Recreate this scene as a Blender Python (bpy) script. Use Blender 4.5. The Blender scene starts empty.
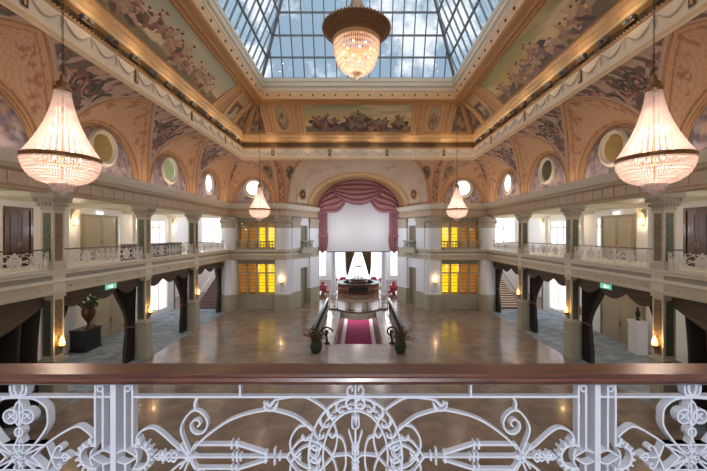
import bpy, math, random
import numpy as np
from mathutils import Vector
PI = math.pi
random.seed(7)
C = bpy.context.scene.collection
F = 335.0

# ------------------------------------------------------------------ helpers
class MB:
    def __init__(s):
        s.v = []; s.f = []; s.m = []; s.c = []
    def add(s, verts, faces, mi=0, cols=None):
        b = len(s.v); s.v.extend([tuple(p) for p in verts])
        s.f.extend([tuple(b + i for i in fc) for fc in faces]); s.m.extend([mi] * len(faces))
        s.c.extend(cols if cols is not None else [(1, 1, 1, 1)] * len(verts))
    def box(s, x0, x1, y0, y1, z0, z1, mi=0):
        if x0 > x1: x0, x1 = x1, x0
        if y0 > y1: y0, y1 = y1, y0
        if z0 > z1: z0, z1 = z1, z0
        s.add([(x0, y0, z0), (x1, y0, z0), (x1, y1, z0), (x0, y1, z0), (x0, y0, z1), (x1, y0, z1), (x1, y1, z1), (x0, y1, z1)],
              [(0, 3, 2, 1), (4, 5, 6, 7), (0, 1, 5, 4), (1, 2, 6, 5), (2, 3, 7, 6), (3, 0, 4, 7)], mi)
    def beam(s, p0, p1, w, h, up=(0, 0, 1), mi=0):
        p0 = Vector(p0); p1 = Vector(p1); d = (p1 - p0).normalized(); u = Vector(up)
        sd = d.cross(u).normalized(); u = sd.cross(d).normalized()
        vs = []
        for p in (p0, p1):
            for a, b in ((-1, -1), (1, -1), (1, 1), (-1, 1)):
                vs.append(p + sd * (a * w / 2) + u * (b * h / 2))
        s.add(vs, [(3, 2, 1, 0), (4, 5, 6, 7), (0, 1, 5, 4), (1, 2, 6, 5), (2, 3, 7, 6), (3, 0, 4, 7)], mi)
    def tube(s, pts, r, n=6, mi=0, closed=False):
        pts = [Vector(p) for p in pts]; k = len(pts); vs = []
        rr = r if isinstance(r, (list, tuple)) else [r] * k
        ref = None
        for i, p in enumerate(pts):
            a = pts[(i - 1) % k] if (closed or i > 0) else p
            b = pts[(i + 1) % k] if (closed or i < k - 1) else p
            t = (b - a)
            t = t.normalized() if t.length > 1e-9 else Vector((0, 0, 1))
            if ref is None:
                ref = Vector((0, 0, 1)) if abs(t.z) < .9 else Vector((1, 0, 0))
            x = t.cross(ref).normalized(); y = x.cross(t).normalized(); ref = y
            for j in range(n):
                an = 2 * PI * j / n
                vs.append(p + (x * math.cos(an) + y * math.sin(an)) * rr[i])
        fs = []
        for i in range(k if closed else k - 1):
            for j in range(n):
                a = i * n + j; b = i * n + (j + 1) % n; i2 = (i + 1) % k
                fs.append((a, b, i2 * n + (j + 1) % n, i2 * n + j))
        if not closed:
            fs.append(tuple(range(n - 1, -1, -1))); fs.append(tuple((k - 1) * n + j for j in range(n)))
        s.add(vs, fs, mi)
    def lathe(s, prof, cx=0, cy=0, cz=0, n=24, mi=0, a0=0, a1=2 * PI):
        full = abs(a1 - a0 - 2 * PI) < 1e-6; m = n if full else n + 1; vs = []
        for r, z in prof:
            for j in range(m):
                an = a0 + (a1 - a0) * j / n
                vs.append((cx + r * math.cos(an), cy + r * math.sin(an), cz + z))
        fs = []
        for i in range(len(prof) - 1):
            for j in range(n):
                a = i * m + j; b = i * m + (j + 1) % m
                fs.append((a, b, b + m, a + m))
        s.add(vs, fs, mi)
    def ball(s, c, r, n=10, k=6, mi=0, sz=1.0):
        s.lathe([(r * math.sin(PI * i / k) + 1e-5, -r * sz * math.cos(PI * i / k)) for i in range(k + 1)], c[0], c[1], c[2], n, mi)
    def grid(s, fn, nu, nv, mi=0, cfn=None, close_u=False):
        vs = []; cs = []
        for j in range(nv + 1):
            for i in range(nu + 1):
                u = i / nu; w = j / nv
                vs.append(fn(u, w))
                cs.append(cfn(u, w) if cfn else (1, 1, 1, 1))
        fs = [(j * (nu + 1) + i, j * (nu + 1) + i + 1, (j + 1) * (nu + 1) + i + 1, (j + 1) * (nu + 1) + i) for j in range(nv) for i in range(nu)]
        s.add(vs, fs, mi, cs)
    def sweep(s, path, prof, mis=0, side=1, closed=False):
        """path: (x,y) list; prof: (d,z) list, d to the left of travel * side"""
        n = len(path); P = [Vector(p) for p in path]; rows = []
        for i in range(n):
            a = P[(i - 1) % n] if (closed or i > 0) else None
            b = P[(i + 1) % n] if (closed or i < n - 1) else None
            d1 = (P[i] - a).normalized() if a is not None else None
            d2 = (b - P[i]).normalized() if b is not None else None
            if d1 is None: d1 = d2
            if d2 is None: d2 = d1
            n1 = Vector((-d1.y, d1.x)); n2 = Vector((-d2.y, d2.x))
            m = (n1 + n2); m = m / max(.3, m.dot(n1)) if m.length > 1e-6 else n1
            rows.append([(P[i].x + m.x * d * side, P[i].y + m.y * d * side, z) for d, z in prof])
        k = len(prof)
        for i in range(n if closed else n - 1):
            r0 = rows[i]; r1 = rows[(i + 1) % n]
            for j in range(k - 1):
                mi = mis[j] if isinstance(mis, (list, tuple)) else mis
                s.add([r0[j], r1[j], r1[j + 1], r0[j + 1]], [(0, 1, 2, 3)], mi)
    def holes(s, axis, p, th, a0, a1, z0, z1, hs, mi=0):
        As = sorted({a0, a1, *[h[0] for h in hs], *[h[1] for h in hs]}); Zs = sorted({z0, z1, *[h[2] for h in hs], *[h[3] for h in hs]})
        for i in range(len(As) - 1):
            for j in range(len(Zs) - 1):
                a = (As[i] + As[i + 1]) / 2; z = (Zs[j] + Zs[j + 1]) / 2
                if any(h[0] < a < h[1] and h[2] < z < h[3] for h in hs): continue
                if axis == 'x': s.box(p, p + th, As[i], As[i + 1], Zs[j], Zs[j + 1], mi)
                else: s.box(As[i], As[i + 1], p, p + th, Zs[j], Zs[j + 1], mi)
    def build(s, name, mats, parent=None, smooth=False, kind=None, color=False, **kw):
        me = bpy.data.meshes.new(name)
        me.from_pydata(s.v, [], s.f)
        if not isinstance(mats, (list, tuple)): mats = [mats]
        for m in mats: me.materials.append(m)
        me.polygons.foreach_set('material_index', s.m)
        if smooth: me.polygons.foreach_set('use_smooth', [True] * len(s.f))
        if color:
            ca = me.color_attributes.new('Col', 'FLOAT_COLOR', 'POINT')
            ca.data.foreach_set('color', np.array(s.c, dtype=np.float32).ravel())
        me.update()
        o = bpy.data.objects.new(name, me); C.objects.link(o)
        if parent is not None: o.parent = parent
        if kind: o['kind'] = kind
        for k_, v_ in kw.items(): o[k_] = v_
        return o

def thing(name, label, cat, loc=(0, 0, 0), rz=0, group=None):
    o = bpy.data.objects.new(name, None); C.objects.link(o); o.empty_display_size = .1
    o.location = loc; o.rotation_euler = (0, 0, rz); o['label'] = label; o['category'] = cat
    if group: o['group'] = group
    return o
def tag(o, label, cat, group=None):
    o['label'] = label; o['category'] = cat
    if group: o['group'] = group
    return o
def dup(root, loc=None, rz=None, label=None, scale=None):
    r = root.copy(); C.objects.link(r)
    if loc is not None: r.location = loc
    if rz is not None: r.rotation_euler = (0, 0, rz)
    if scale is not None: r.scale = scale
    if label: r['label'] = label
    for ch in list(root.children):
        c = ch.copy(); C.objects.link(c); c.parent = r
        for g in list(ch.children):
            d = g.copy(); C.objects.link(d); d.parent = c
    return r
def struct(mb, name, mats, **kw): return mb.build(name, mats, kind='structure', **kw)

# ------------------------------------------------------------------ materials
def nm(name):
    m = bpy.data.materials.new(name); m.use_nodes = True
    nt = m.node_tree; return m, nt, nt.nodes['Principled BSDF']
def mat(name, col, rough=.6, metal=0, var=.12, scale=6, bump=0, emit=None, es=0, coat=0):
    m, nt, b = nm(name)
    tc = nt.nodes.new('ShaderNodeTexCoord'); n = nt.nodes.new('ShaderNodeTexNoise'); n.inputs['Scale'].default_value = scale; n.inputs['Detail'].default_value = 4
    nt.links.new(tc.outputs['Object'], n.inputs['Vector'])
    mx = nt.nodes.new('ShaderNodeMix'); mx.data_type = 'RGBA'
    mx.inputs[6].default_value = (*[c * (1 - var) for c in col], 1); mx.inputs[7].default_value = (*[min(1, c * (1 + var)) for c in col], 1)
    nt.links.new(n.outputs['Fac'], mx.inputs[0]); nt.links.new(mx.outputs[2], b.inputs['Base Color'])
    b.inputs['Roughness'].default_value = rough; b.inputs['Metallic'].default_value = metal
    if coat: b.inputs['Coat Weight'].default_value = coat
    if bump:
        bp = nt.nodes.new('ShaderNodeBump'); bp.inputs['Strength'].default_value = bump; bp.inputs['Distance'].default_value = .01
        nt.links.new(n.outputs['Fac'], bp.inputs['Height']); nt.links.new(bp.outputs[0], b.inputs['Normal'])
    if emit:
        b.inputs['Emission Color'].default_value = (*emit, 1); b.inputs['Emission Strength'].default_value = es
    return m
def vmat(name, rough=.7):
    m, nt, b = nm(name)
    a = nt.nodes.new('ShaderNodeVertexColor'); a.layer_name = 'Col'
    nt.links.new(a.outputs[0], b.inputs['Base Color']); b.inputs['Roughness'].default_value = rough
    return m
def glass(name, tint=(1, 1, 1), gl=.06):
    m = bpy.data.materials.new(name); m.use_nodes = True; nt = m.node_tree; nt.nodes.clear()
    o = nt.nodes.new('ShaderNodeOutputMaterial'); t = nt.nodes.new('ShaderNodeBsdfTransparent'); g = nt.nodes.new('ShaderNodeBsdfGlossy'); x = nt.nodes.new('ShaderNodeMixShader')
    t.inputs[0].default_value = (*tint, 1); g.inputs['Roughness'].default_value = .03; x.inputs[0].default_value = gl
    nt.links.new(t.outputs[0], x.inputs[1]); nt.links.new(g.outputs[0], x.inputs[2]); nt.links.new(x.outputs[0], o.inputs[0])
    return m
def crystal(name, col):
    m = bpy.data.materials.new(name); m.use_nodes = True; nt = m.node_tree; nt.nodes.clear()
    o = nt.nodes.new('ShaderNodeOutputMaterial'); t = nt.nodes.new('ShaderNodeBsdfTranslucent'); d = nt.nodes.new('ShaderNodeBsdfPrincipled'); x = nt.nodes.new('ShaderNodeMixShader')
    t.inputs[0].default_value = (*col, 1); d.inputs['Base Color'].default_value = (*col, 1); d.inputs['Roughness'].default_value = .15; x.inputs[0].default_value = .45
    nt.links.new(t.outputs[0], x.inputs[1]); nt.links.new(d.outputs[0], x.inputs[2]); nt.links.new(x.outputs[0], o.inputs[0])
    return m
def tiles(name, c1, c2, grout, sx, sy, rough, var=.3, coat=0):
    m, nt, b = nm(name)
    tc = nt.nodes.new('ShaderNodeTexCoord'); br = nt.nodes.new('ShaderNodeTexBrick')
    br.offset = 0; br.inputs['Color1'].default_value = (*c1, 1); br.inputs['Color2'].default_value = (*c2, 1); br.inputs['Mortar'].default_value = (*grout, 1)
    br.inputs['Scale'].default_value = 1; br.inputs['Mortar Size'].default_value = .008; br.inputs['Brick Width'].default_value = sx; br.inputs['Row Height'].default_value = sy
    n = nt.nodes.new('ShaderNodeTexNoise'); n.inputs['Scale'].default_value = 1.1; n.inputs['Detail'].default_value = 6; n.inputs['Distortion'].default_value = .6
    nt.links.new(tc.outputs['Object'], br.inputs['Vector']); nt.links.new(tc.outputs['Object'], n.inputs['Vector'])
    mx = nt.nodes.new('ShaderNodeMix'); mx.data_type = 'RGBA'; mx.blend_type = 'MULTIPLY'; mx.inputs[0].default_value = 1
    rp = nt.nodes.new('ShaderNodeMapRange'); rp.inputs[1].default_value = .3; rp.inputs[2].default_value = .7; rp.inputs[3].default_value = 1 - var; rp.inputs[4].default_value = 1 + var * .3
    nt.links.new(n.outputs['Fac'], rp.inputs[0]); nt.links.new(br.outputs['Color'], mx.inputs[6]); nt.links.new(rp.outputs[0], mx.inputs[7]); nt.links.new(mx.outputs[2], b.inputs['Base Color'])
    b.inputs['Roughness'].default_value = rough
    if coat: b.inputs['Coat Weight'].default_value = coat
    return m
def mosaic(name, c1, c2):
    m, nt, b = nm(name)
    tc = nt.nodes.new('ShaderNodeTexCoord'); v = nt.nodes.new('ShaderNodeTexVoronoi'); v.inputs['Scale'].default_value = 9; v.feature = 'DISTANCE_TO_EDGE'
    r = nt.nodes.new('ShaderNodeValToRGB'); r.color_ramp.elements[0].position = .04; r.color_ramp.elements[0].color = (*c2, 1); r.color_ramp.elements[1].position = .16; r.color_ramp.elements[1].color = (*c1, 1)
    nt.links.new(tc.outputs['Object'], v.inputs['Vector']); nt.links.new(v.outputs['Distance'], r.inputs[0]); nt.links.new(r.outputs[0], b.inputs['Base Color']); b.inputs['Roughness'].default_value = .4
    return m
def wood(name, c1, c2, rough=.25, axis='Y', sc=9, coat=.5):
    m, nt, b = nm(name)
    tc = nt.nodes.new('ShaderNodeTexCoord'); mp = nt.nodes.new('ShaderNodeMapping'); n = nt.nodes.new('ShaderNodeTexNoise')
    mp.inputs['Scale'].default_value = (.4, 6, 6) if axis == 'X' else (6, 6, .5)
    n.inputs['Scale'].default_value = sc; n.inputs['Detail'].default_value = 5
    r = nt.nodes.new('ShaderNodeValToRGB'); r.color_ramp.elements[0].position = .35; r.color_ramp.elements[0].color = (*c1, 1); r.color_ramp.elements[1].position = .65; r.color_ramp.elements[1].color = (*c2, 1)
    nt.links.new(tc.outputs['Object'], mp.inputs[0]); nt.links.new(mp.outputs[0], n.inputs['Vector']); nt.links.new(n.outputs['Fac'], r.inputs[0]); nt.links.new(r.outputs[0], b.inputs['Base Color'])
    b.inputs['Roughness'].default_value = rough; b.inputs['Coat Weight'].default_value = coat; b.inputs['Coat Roughness'].default_value = .12
    return m
M = {}
M['cream'] = mat('cream_plaster', (.58, .51, .38), .55)
M['cream2'] = mat('pale_cream_plaster', (.74, .69, .57), .55)
M['sage'] = mat('sage_plaster', (.36, .34, .27), .6)
M['sagel'] = mat('light_sage_plaster', (.40, .39, .30), .6)
M['white'] = mat('white_wall', (.84, .83, .84), .7, var=.04)
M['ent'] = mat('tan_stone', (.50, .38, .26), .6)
M['cap'] = mat('grey_beige_stone', (.47, .42, .33), .6)
M['bwhite'] = mat('bluish_white_wall', (.86, .90, .98), .6, var=.04)
M['tan'] = mat('tan_panel', (.60, .47, .34), .6)
M['orange'] = mat('ochre_plaster', (.50, .29, .155), .55, var=.2, scale=3)
M['gold'] = mat('gilded_moulding', (.66, .385, .17), .42, var=.2, scale=4)
M['goldl'] = mat('pale_gilded_moulding', (.76, .52, .27), .45, var=.15, scale=4)
M['bronze'] = mat('dark_bronze', (.13, .075, .03), .4, .3, var=.4, scale=10)
M['frieze'] = mat('frieze_plaster', (.86, .74, .58), .6, var=.1)
M['swag'] = mat('garland_relief', (.58, .48, .40), .6)
M['strip'] = mat('pearl_strip', (.72, .66, .56), .5)
M['green'] = mosaic('green_mosaic', (.045, .075, .06), (.16, .17, .11))
M['goldm'] = mosaic('gold_mosaic', (.26, .17, .07), (.09, .07, .04))
M['marble'] = tiles('marble_floor', (.33, .25, .19), (.275, .205, .155), (.2, .15, .11), 1.1, 1.1, .22, .35, coat=.15)
M['carpet'] = tiles('patterned_carpet', (.19, .25, .33), (.38, .41, .44), (.10, .17, .25), .55, .28, .9, .35)
M['gfloor'] = mat('gallery_carpet', (.20, .16, .14), .9)
M['velvet'] = mat('dark_velvet', (.028, .02, .017), .75, var=.4, scale=3)
M['velvet2'] = mat('brown_velvet', (.085, .062, .045), .7, var=.3, scale=3)
M['mauve'] = mat('mauve_velvet', (.42, .19, .22), .65, var=.2, scale=2)
M['iron'] = mat('white_painted_iron', (.70, .74, .84), .35, var=.03)
M['railw'] = mat('cream_painted_iron', (.80, .77, .73), .4, var=.04)
M['mahog'] = wood('mahogany', (.045, .011, .007), (.12, .034, .017), .32, 'X')
M['darkwood'] = wood('dark_wood', (.045, .018, .01), (.10, .045, .022), .3)
M['black'] = mat('black_lacquer', (.012, .012, .013), .3)
M['blackm'] = mat('black_iron', (.03, .025, .022), .35, .6)
M['steel'] = mat('grey_steel', (.13, .14, .155), .45, .3)
M['door'] = wood('olive_beige_door', (.34, .28, .19), (.40, .34, .24), .45, sc=5, coat=.1)
M['doorf'] = mat('door_frame', (.26, .22, .16), .5)
M['glass'] = glass('clear_glass')
M['skyglass'] = glass('skylight_glass', (.93, .96, 1), .04)
M['crystal'] = crystal('pink_crystal_beads', (.96, .87, .84))
M['crystalc'] = crystal('amber_crystal_beads', (.93, .80, .70))
M['brass'] = mat('aged_brass', (.32, .17, .07), .3, .8, var=.3)
M['bronzer'] = mat('pierced_bronze', (.27, .15, .075), .4, .5, var=.4, scale=14)
M['bulb'] = mat('glowing_bulb', (1, .8, .5), .4, emit=(1, .78, .5), es=7)
M['shade'] = mat('lit_silk_shade', (1, .8, .5), .6, emit=(1, .66, .32), es=1.6)
M['flame'] = mat('lit_flame_glass', (1, .6, .2), .4, emit=(1, .48, .12), es=5)
M['yellow'] = mat('backlit_yellow_blind', (.8, .6, .02), .6, emit=(1, .66, .01), es=1.1, var=.3, scale=2)
M['amber'] = mat('amber_lit_room', (.5, .25, .05), .6, emit=(.8, .32, .05), es=.3, var=.5, scale=1.5)
M['exit'] = mat('lit_green_sign', (.05, .5, .3), .4, emit=(.25, .8, .55), es=.5)
M['exitw'] = mat('lit_white_pictogram', (1, 1, 1), .4, emit=(1, 1, 1), es=1)
M['redc'] = mat('fuchsia_carpet', (.36, .016, .11), .85, var=.12)
M['redch'] = mat('red_upholstery', (.35, .03, .04), .6)
M['screen'] = mat('projection_screen', (.90, .91, .97), .85, var=.01)
M['terra'] = mat('red_brown_step', (.22, .08, .05), .5)
M['leaf'] = mat('dark_leaves', (.03, .05, .02), .6)
M['leafr'] = mat('rust_flowers', (.28, .08, .05), .6)
M['bronzeu'] = mat('bronze_urn', (.12, .06, .03), .3, .7)
M['extred'] = mat('red_enamel', (.55, .02, .02), .3)
M['paint'] = vmat('mural_paint')
M['teal'] = mat('teal_wall', (.10, .36, .36), .7)
M['ywall'] = mat('yellow_attic_wall', (.60, .46, .25), .7)
M['brownfl'] = tiles('brown_marble_floor', (.22, .13, .09), (.18, .10, .07), (.1, .06, .04), .8, .8, .12, .3)

# ------------------------------------------------------------------ painted colour functions
def h2(x, y, s=0):
    n = math.sin(x * 127.1 + y * 311.7 + s * 74.7) * 43758.5453
    return n - math.floor(n)
def vn(x, y, s=0):
    xi, yi = math.floor(x), math.floor(y); fx, fy = x - xi, y - yi
    fx = fx * fx * (3 - 2 * fx); fy = fy * fy * (3 - 2 * fy)
    a = h2(xi, yi, s); b = h2(xi + 1, yi, s); c = h2(xi, yi + 1, s); d = h2(xi + 1, yi + 1, s)
    return (a * (1 - fx) + b * fx) * (1 - fy) + (c * (1 - fx) + d * fx) * fy
def fbm(x, y, s=0, o=4):
    t = 0; a = .5
    for i in range(o):
        t += a * vn(x, y, s + i); x *= 2.03; y *= 2.03; a *= .5
    return t
def mixc(a, b, t):
    t = max(0, min(1, t)); return tuple(a[i] * (1 - t) + b[i] * t for i in range(3))
def sm(a, b, x):
    t = max(0, min(1, (x - a) / (b - a))); return t * t * (3 - 2 * t)
def spiral(x, y, cx, cy, R, turns, ph, hand, w):
    dx, dy = x - cx, y - cy; r = math.hypot(dx, dy)
    if r > R or r < .04: return 0
    an = math.atan2(dy, dx) * hand + ph
    q = (r / R) * turns - an / (2 * PI); q -= math.floor(q)
    return 1 if min(q, 1 - q) * R / turns < w else 0
TAN = (.58, .40, .265); PINK = (.54, .40, .32); DARK = (.07, .05, .045); DGREEN = (.07, .09, .08)

# light levels
CHE = 155; CCE = 330; SCE = 18; GSE = 25; COVE = 24; AIS = 70; GAL = 42; LEDGE = 11; FRONT = 620; SUNE = 2.0; EXPO = 0.1; STG = 150
# ------------------------------------------------------------------ levels (eye height is z = 0)
ZF = -7.04; ZG = -1.64; ZC = 2.86; ZT = 6.45
COLY = [1.98, 7.7, 13.42, 19.14, 24.86, 30.58]; BAY = 5.72
YB = 31.2; XI = 12.0; XF = 9.9; YF = 28.8

# ------------------------------------------------------------------ vault bays
def vault_bay(T, half, lh, lrise, D, wc, wr, seed, lund=-.4, nu=40, sides=(1, -1), wtilt=0):
    m = MB(); rise = ZT - ZC
    def cove(th): return D * (1 - math.cos(th)), ZC + rise * math.sin(th)
    for s in sides:
        def fn(u, w):
            th = w * PI / 2; d, z = cove(th); g = half * math.cos(th)
            a = g + (half - g) * u
            return T(s * a, d, z)
        def cf(u, w):
            th = w * PI / 2; d, z = cove(th); g = half * (1 - math.cos(th)); xa = g * (1 - u)
            c = mixc(PINK, (.50, .36, .32), fbm(xa * 2, z * 2, seed))
            edge = g - xa
            ink = 0
            for (cx, cz, R, t, ph, hd) in ((.5, 5.0, .46, 2.2, .5, 1), (1.15, 5.62, .5, 2.4, 2.2, -1), (1.85, 6.02, .36, 2, 1, 1), (.2, 4.35, .3, 2, 2, -1), (.3, 5.95, .38, 2.2, 4, 1)):
                ink = max(ink, spiral(xa, z, cx, cz, R, t, ph, hd, .062))
            if fbm(xa * 5 + 3, z * 5, seed + 9) > .50 and z > 4.2: ink = max(ink, .85)
            if abs(xa) < .34 and 4.9 < z < 5.7 and (xa / .34) ** 2 + ((z - 5.3) / .4) ** 2 < 1: ink = .85
            c = mixc(c, DARK if (int(z * 7 + xa * 5) % 3) else DGREEN, ink * .95 * sm(.22, .3, edge))
            if fbm(xa * 7, z * 7, seed + 4) > .6: c = mixc(c, (.5, .16, .10), .5)
            c = mixc((.60, .44, .34), c, sm(.1, .16, edge))
            c = mixc((.62, .35, .19), c, sm(.03, .06, edge))
            if xa < .1 and z < 4.2: c = (.60, .46, .36)
            return (*c, 1)
        m.grid(fn, 56, 64, 0, cf)
    def Lp(ph): return (lh * math.cos(ph), lund, ZC + .02 + lrise * math.sin(ph))
    def Gp(ph): d, z = cove(ph if ph <= PI / 2 else PI - ph); return (half * math.cos(ph), d, z)
    def fw(u, w):
        ph = PI * u; a = Lp(ph); b = Gp(ph); bul = .10 * math.sin(PI * w)
        return T(a[0] + (b[0] - a[0]) * w, a[1] + (b[1] - a[1]) * w - bul * .3, a[2] + (b[2] - a[2]) * w + bul)
    def cw(u, w):
        ph = PI * u; a = Lp(ph); b = Gp(ph); x = a[0] + (b[0] - a[0]) * w; z = a[2] + (b[2] - a[2]) * w
        L = math.dist(a, b); e = (1 - w) * L; e2 = w * L
        p = (x * 5.5 + z * 5.5) % 1; q = (x * 5.5 - z * 5.5) % 1
        c = mixc(TAN, (.56, .33, .20), fbm(x * 1.5, z * 1.5, seed + 2))
        if p < .16 or q < .16: c = mixc(c, (.40, .22, .12), .5)
        if fbm(x * 5, z * 5 + 7, seed + 5) > .585 and e < 1.0: c = mixc(c, (.32, .12, .07), .7)
        if e2 < .34: c = mixc((.54, .33, .18), (.30, .15, .08), 1 if abs(e2 - .2) < .04 else 0)
        if .30 < e < .36: c = (.36, .18, .09)
        if e < .2: c = (.58, .34, .19)
        if e < .07: c = (.30, .13, .07)
        return (*c, 1)
    m.grid(fw, 96, 44, 0, cw)
    # lunette wall with a round opening
    zc0 = ZC + .02
    def outl(an):
        dx, dz = math.cos(an), math.sin(an); lo, hi = 0, 6
        for _ in range(30):
            t = (lo + hi) / 2; x = dx * t; z = wc + dz * t - zc0
            inside = z >= 0 and (x / lh) ** 2 + (z / lrise) ** 2 <= 1
            if inside: lo = t
            else: hi = t
        return lo
    R = [outl(2 * PI * i / 72) for i in range(73)]
    def fl(u, w):
        an = 2 * PI * u; r = wr + (R[int(round(u * 72))] - wr) * w
        return T(r * math.cos(an), lund, wc + r * math.sin(an))
    def cl(u, w):
        an = 2 * PI * u; r = wr + (R[int(round(u * 72))] - wr) * w; x = r * math.cos(an); z = r * math.sin(an)
        n = fbm(x * 3, z * 3, seed + 11); n2 = fbm(x * 6, z * 6, seed + 13)
        c = mixc((.46, .42, .46), (.24, .20, .26), sm(.3, .6, n))
        c = mixc(c, (.52, .36, .28), sm(.5, .62, n2))
        c = mixc(c, (.12, .09, .10), .8 * sm(.55, .65, fbm(x * 4 + 9, z * 4, seed + 17)))
        if w > .93: c = (.55, .42, .30)
        return (*c, 1)
    m.grid(fl, 72, 14, 0, cl)
    # ribs
    N = 40
    m.tube([T(*Gp(PI * i / N)) for i in range(N + 1)], .035, 6, 1)
    m.tube([T(*Lp(PI * i / N)) for i in range(N + 1)], .085, 6, 1)
    m.tube([T(lh * .93 * math.cos(PI * i / N), lund + .05, zc0 + lrise * .93 * math.sin(PI * i / N)) for i in range(N + 1)], .03, 6, 1)
    struct(m, 'ceiling', [M['paint'], M['orange']], smooth=True, color=True)
    # round window with frame and glass
    w = MB(); K = 40
    for rr, off, tr in ((wr + .10, .06, .085), (wr, .02, .05), (wr + .2, .02, .04)):
        w.tube([T(rr * math.cos(2 * PI * i / K), lund + off, wc + rr * math.sin(2 * PI * i / K)) for i in range(K)], tr, 8, 0, True)
    fr = struct(w, 'window_1', [M['cream2']], smooth=True)
    g = MB(); g.add([T(wr * math.cos(2 * PI * i / K), lund - .05, wc + wr * math.sin(2 * PI * i / K)) for i in range(K)], [tuple(range(K))])
    g.build('pane', [M['glass']], fr)
    return fr

def Tside(s, yc):
    return lambda a, d, z: (s * (XI - d), yc + a, z)
def Tback(xc):
    return lambda a, d, z: (xc + a, YB - d, z)
SB = [4.84, 10.56, 16.28, 22.0, 27.72]
for s in (-1, 1):
    for i, yc in enumerate(SB):
        if i == 0: continue
        vault_bay(Tside(s, yc), BAY / 2, 2.28, 2.38, 2.1, 4.22, .70, i * 7 + (3 if s > 0 else 0))
    vault_bay(Tback(s * 9.86), 2.12, 1.85, 2.35, 2.4, 4.38, .72, 51 + s)
# small cove pieces closing the corner beyond the last side bay and over the piers
for s in (-1, 1):
    m = MB()
    def fn(u, w):
        th = w * PI / 2; d1 = 2.1 * (1 - math.cos(th)); z = ZC + (ZT - ZC) * math.sin(th)
        y0 = 30.58; y1 = YB - 2.4 * (1 - math.cos(th)); y0 = min(y0, y1)
        return (s * (XI - d1), y0 + (y1 - y0) * u, z)
    m.grid(fn, 4, 24, 0, lambda u, w: (.60, .40, .28, 1))
    # painted spandrel between corner bay and the great arch
    def fp(u, w):
        th = w * PI / 2; z = ZC + (ZT - ZC) * math.sin(th)
        xa = 9.86 - 2.12 * math.cos(th); xb = 4.75 + 1.8 * math.cos(th)
        return (s * (xa + (xb - xa) * u), YB - 2.4 * (1 - math.cos(th)), z)
    def cp(u, w):
        th = w * PI / 2; z = ZC + (ZT - ZC) * math.sin(th)
        xa = 9.86 - 2.12 * math.cos(th); xb = 4.75 + 1.8 * math.cos(th); x = xa + (xb - xa) * u
        c = mixc((.66, .42, .27), (.58, .34, .22), fbm(x * 2, z * 2, 3))
        e = min(abs(x - xa), abs(x - xb))
        if e < .08: c = (.34, .15, .08)
        elif e < .3: c = (.62, .36, .2)
        b = abs(x - 7.12)
        if b < .34 and z > 3.1:
            c = (.60, .33, .24)
            if fbm(x * 8, z * 8, 5) > .52 and b < .18: c = (.26, .12, .10)
            if b > .28: c = (.70, .50, .34)
        for cx in (7.12 + 1.15, 7.12 - 1.05):
            q = ((x - cx) / .42) ** 2 + ((z - 5.55) / (.5)) ** 2
            if q < 1: c = mixc((.13, .11, .09), (.38, .34, .2), sm(.5, .6, fbm(x * 7, z * 7, 8)))
            elif q < 1.3: c = (.30, .15, .1)
        return (*c, 1)
    m.grid(fp, 60, 60, 0, cp)
    for xx in (lambda t: 4.75 + 1.8 * math.cos(t), lambda t: 6.86, lambda t: 7.38):
        m.tube([(s * xx(i / 24 * PI / 2), YB - 2.4 * (1 - math.cos(i / 24 * PI / 2)) - .03, ZC + (ZT - ZC) * math.sin(i / 24 * PI / 2)) for i in range(25)], .05, 6, 1)
    struct(m, 'ceiling', [M['paint'], M['orange']], smooth=True, color=True)
# great flaring arch over the stage opening
AW, AZ, AR, AY = 4.32, 2.75, 3.0, 36.0
m = MB()
outer = []
for i in range(21):
    th = i / 20 * PI / 2; outer.append((4.75 + 1.8 * math.cos(th), YB - 2.4 * (1 - math.cos(th)), ZC + (ZT - ZC) * math.sin(th)))
outer += [(4.75 - 9.5 * i / 24, YF, ZT) for i in range(1, 24)]
outer += [(-p[0], p[1], p[2]) for p in reversed(outer[:21])]
cum = [0]
for i in range(1, len(outer)): cum.append(cum[-1] + math.dist(outer[i], outer[i - 1]))
def outp(t):
    L = t * cum[-1]
    for i in range(1, len(outer)):
        if cum[i] >= L - 1e-9:
            f = (L - cum[i - 1]) / (cum[i] - cum[i - 1]); return tuple(outer[i - 1][k] * (1 - f) + outer[i][k] * f for k in range(3))
    return outer[-1]
def inner(t, k=1.0, y=AY): ph = PI * t; return (AW * k * math.cos(ph), y, AZ + AR * k * math.sin(ph))
def midp(t): ph = PI * t; return (AW * 1.2 * math.cos(ph), 34.6, AZ + AR * 1.20 * math.sin(ph))
def ff(u, w):
    a = midp(u); b = outp(u); return tuple(a[k] + (b[k] - a[k]) * w for k in range(3))
def fc(u, w):
    p = ff(u, w)
    c = mixc((.72, .56, .42), (.60, .42, .29), fbm(p[0] * 1.2, p[2] * 2, 4))
    if fbm(p[0] * 2.2, p[1] * 2.2 + p[2], 31) > .6 and .45 < w < .85: c = mixc(c, (.45, .25, .2), .5)
    if w > .94: c = (.62, .36, .2)
    if w < .08: c = (.64, .42, .22)
    return (*c, 1)
m.grid(ff, 90, 26, 0, fc)
m.grid(lambda u, w: tuple(midp(u)[k] + (inner(u, 1.12, 34.9)[k] - midp(u)[k]) * w for k in range(3)), 60, 2, 1)
m.grid(lambda u, w: tuple(inner(u, 1.12, 34.9)[k] + (inner(u, 1.0, AY)[k] - inner(u, 1.12, 34.9)[k]) * w for k in range(3)), 60, 4, 2)
for k, y, r in ((1.2, 34.6, .10), (1.12, 34.9, .07), (1.0, AY, .07)):
    m.tube([inner(i / 60, k, y) for i in range(61)], r, 6, 1)
struct(m, 'ceiling', [M['paint'], M['goldl'], M['orange']], smooth=True, color=True)
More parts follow.
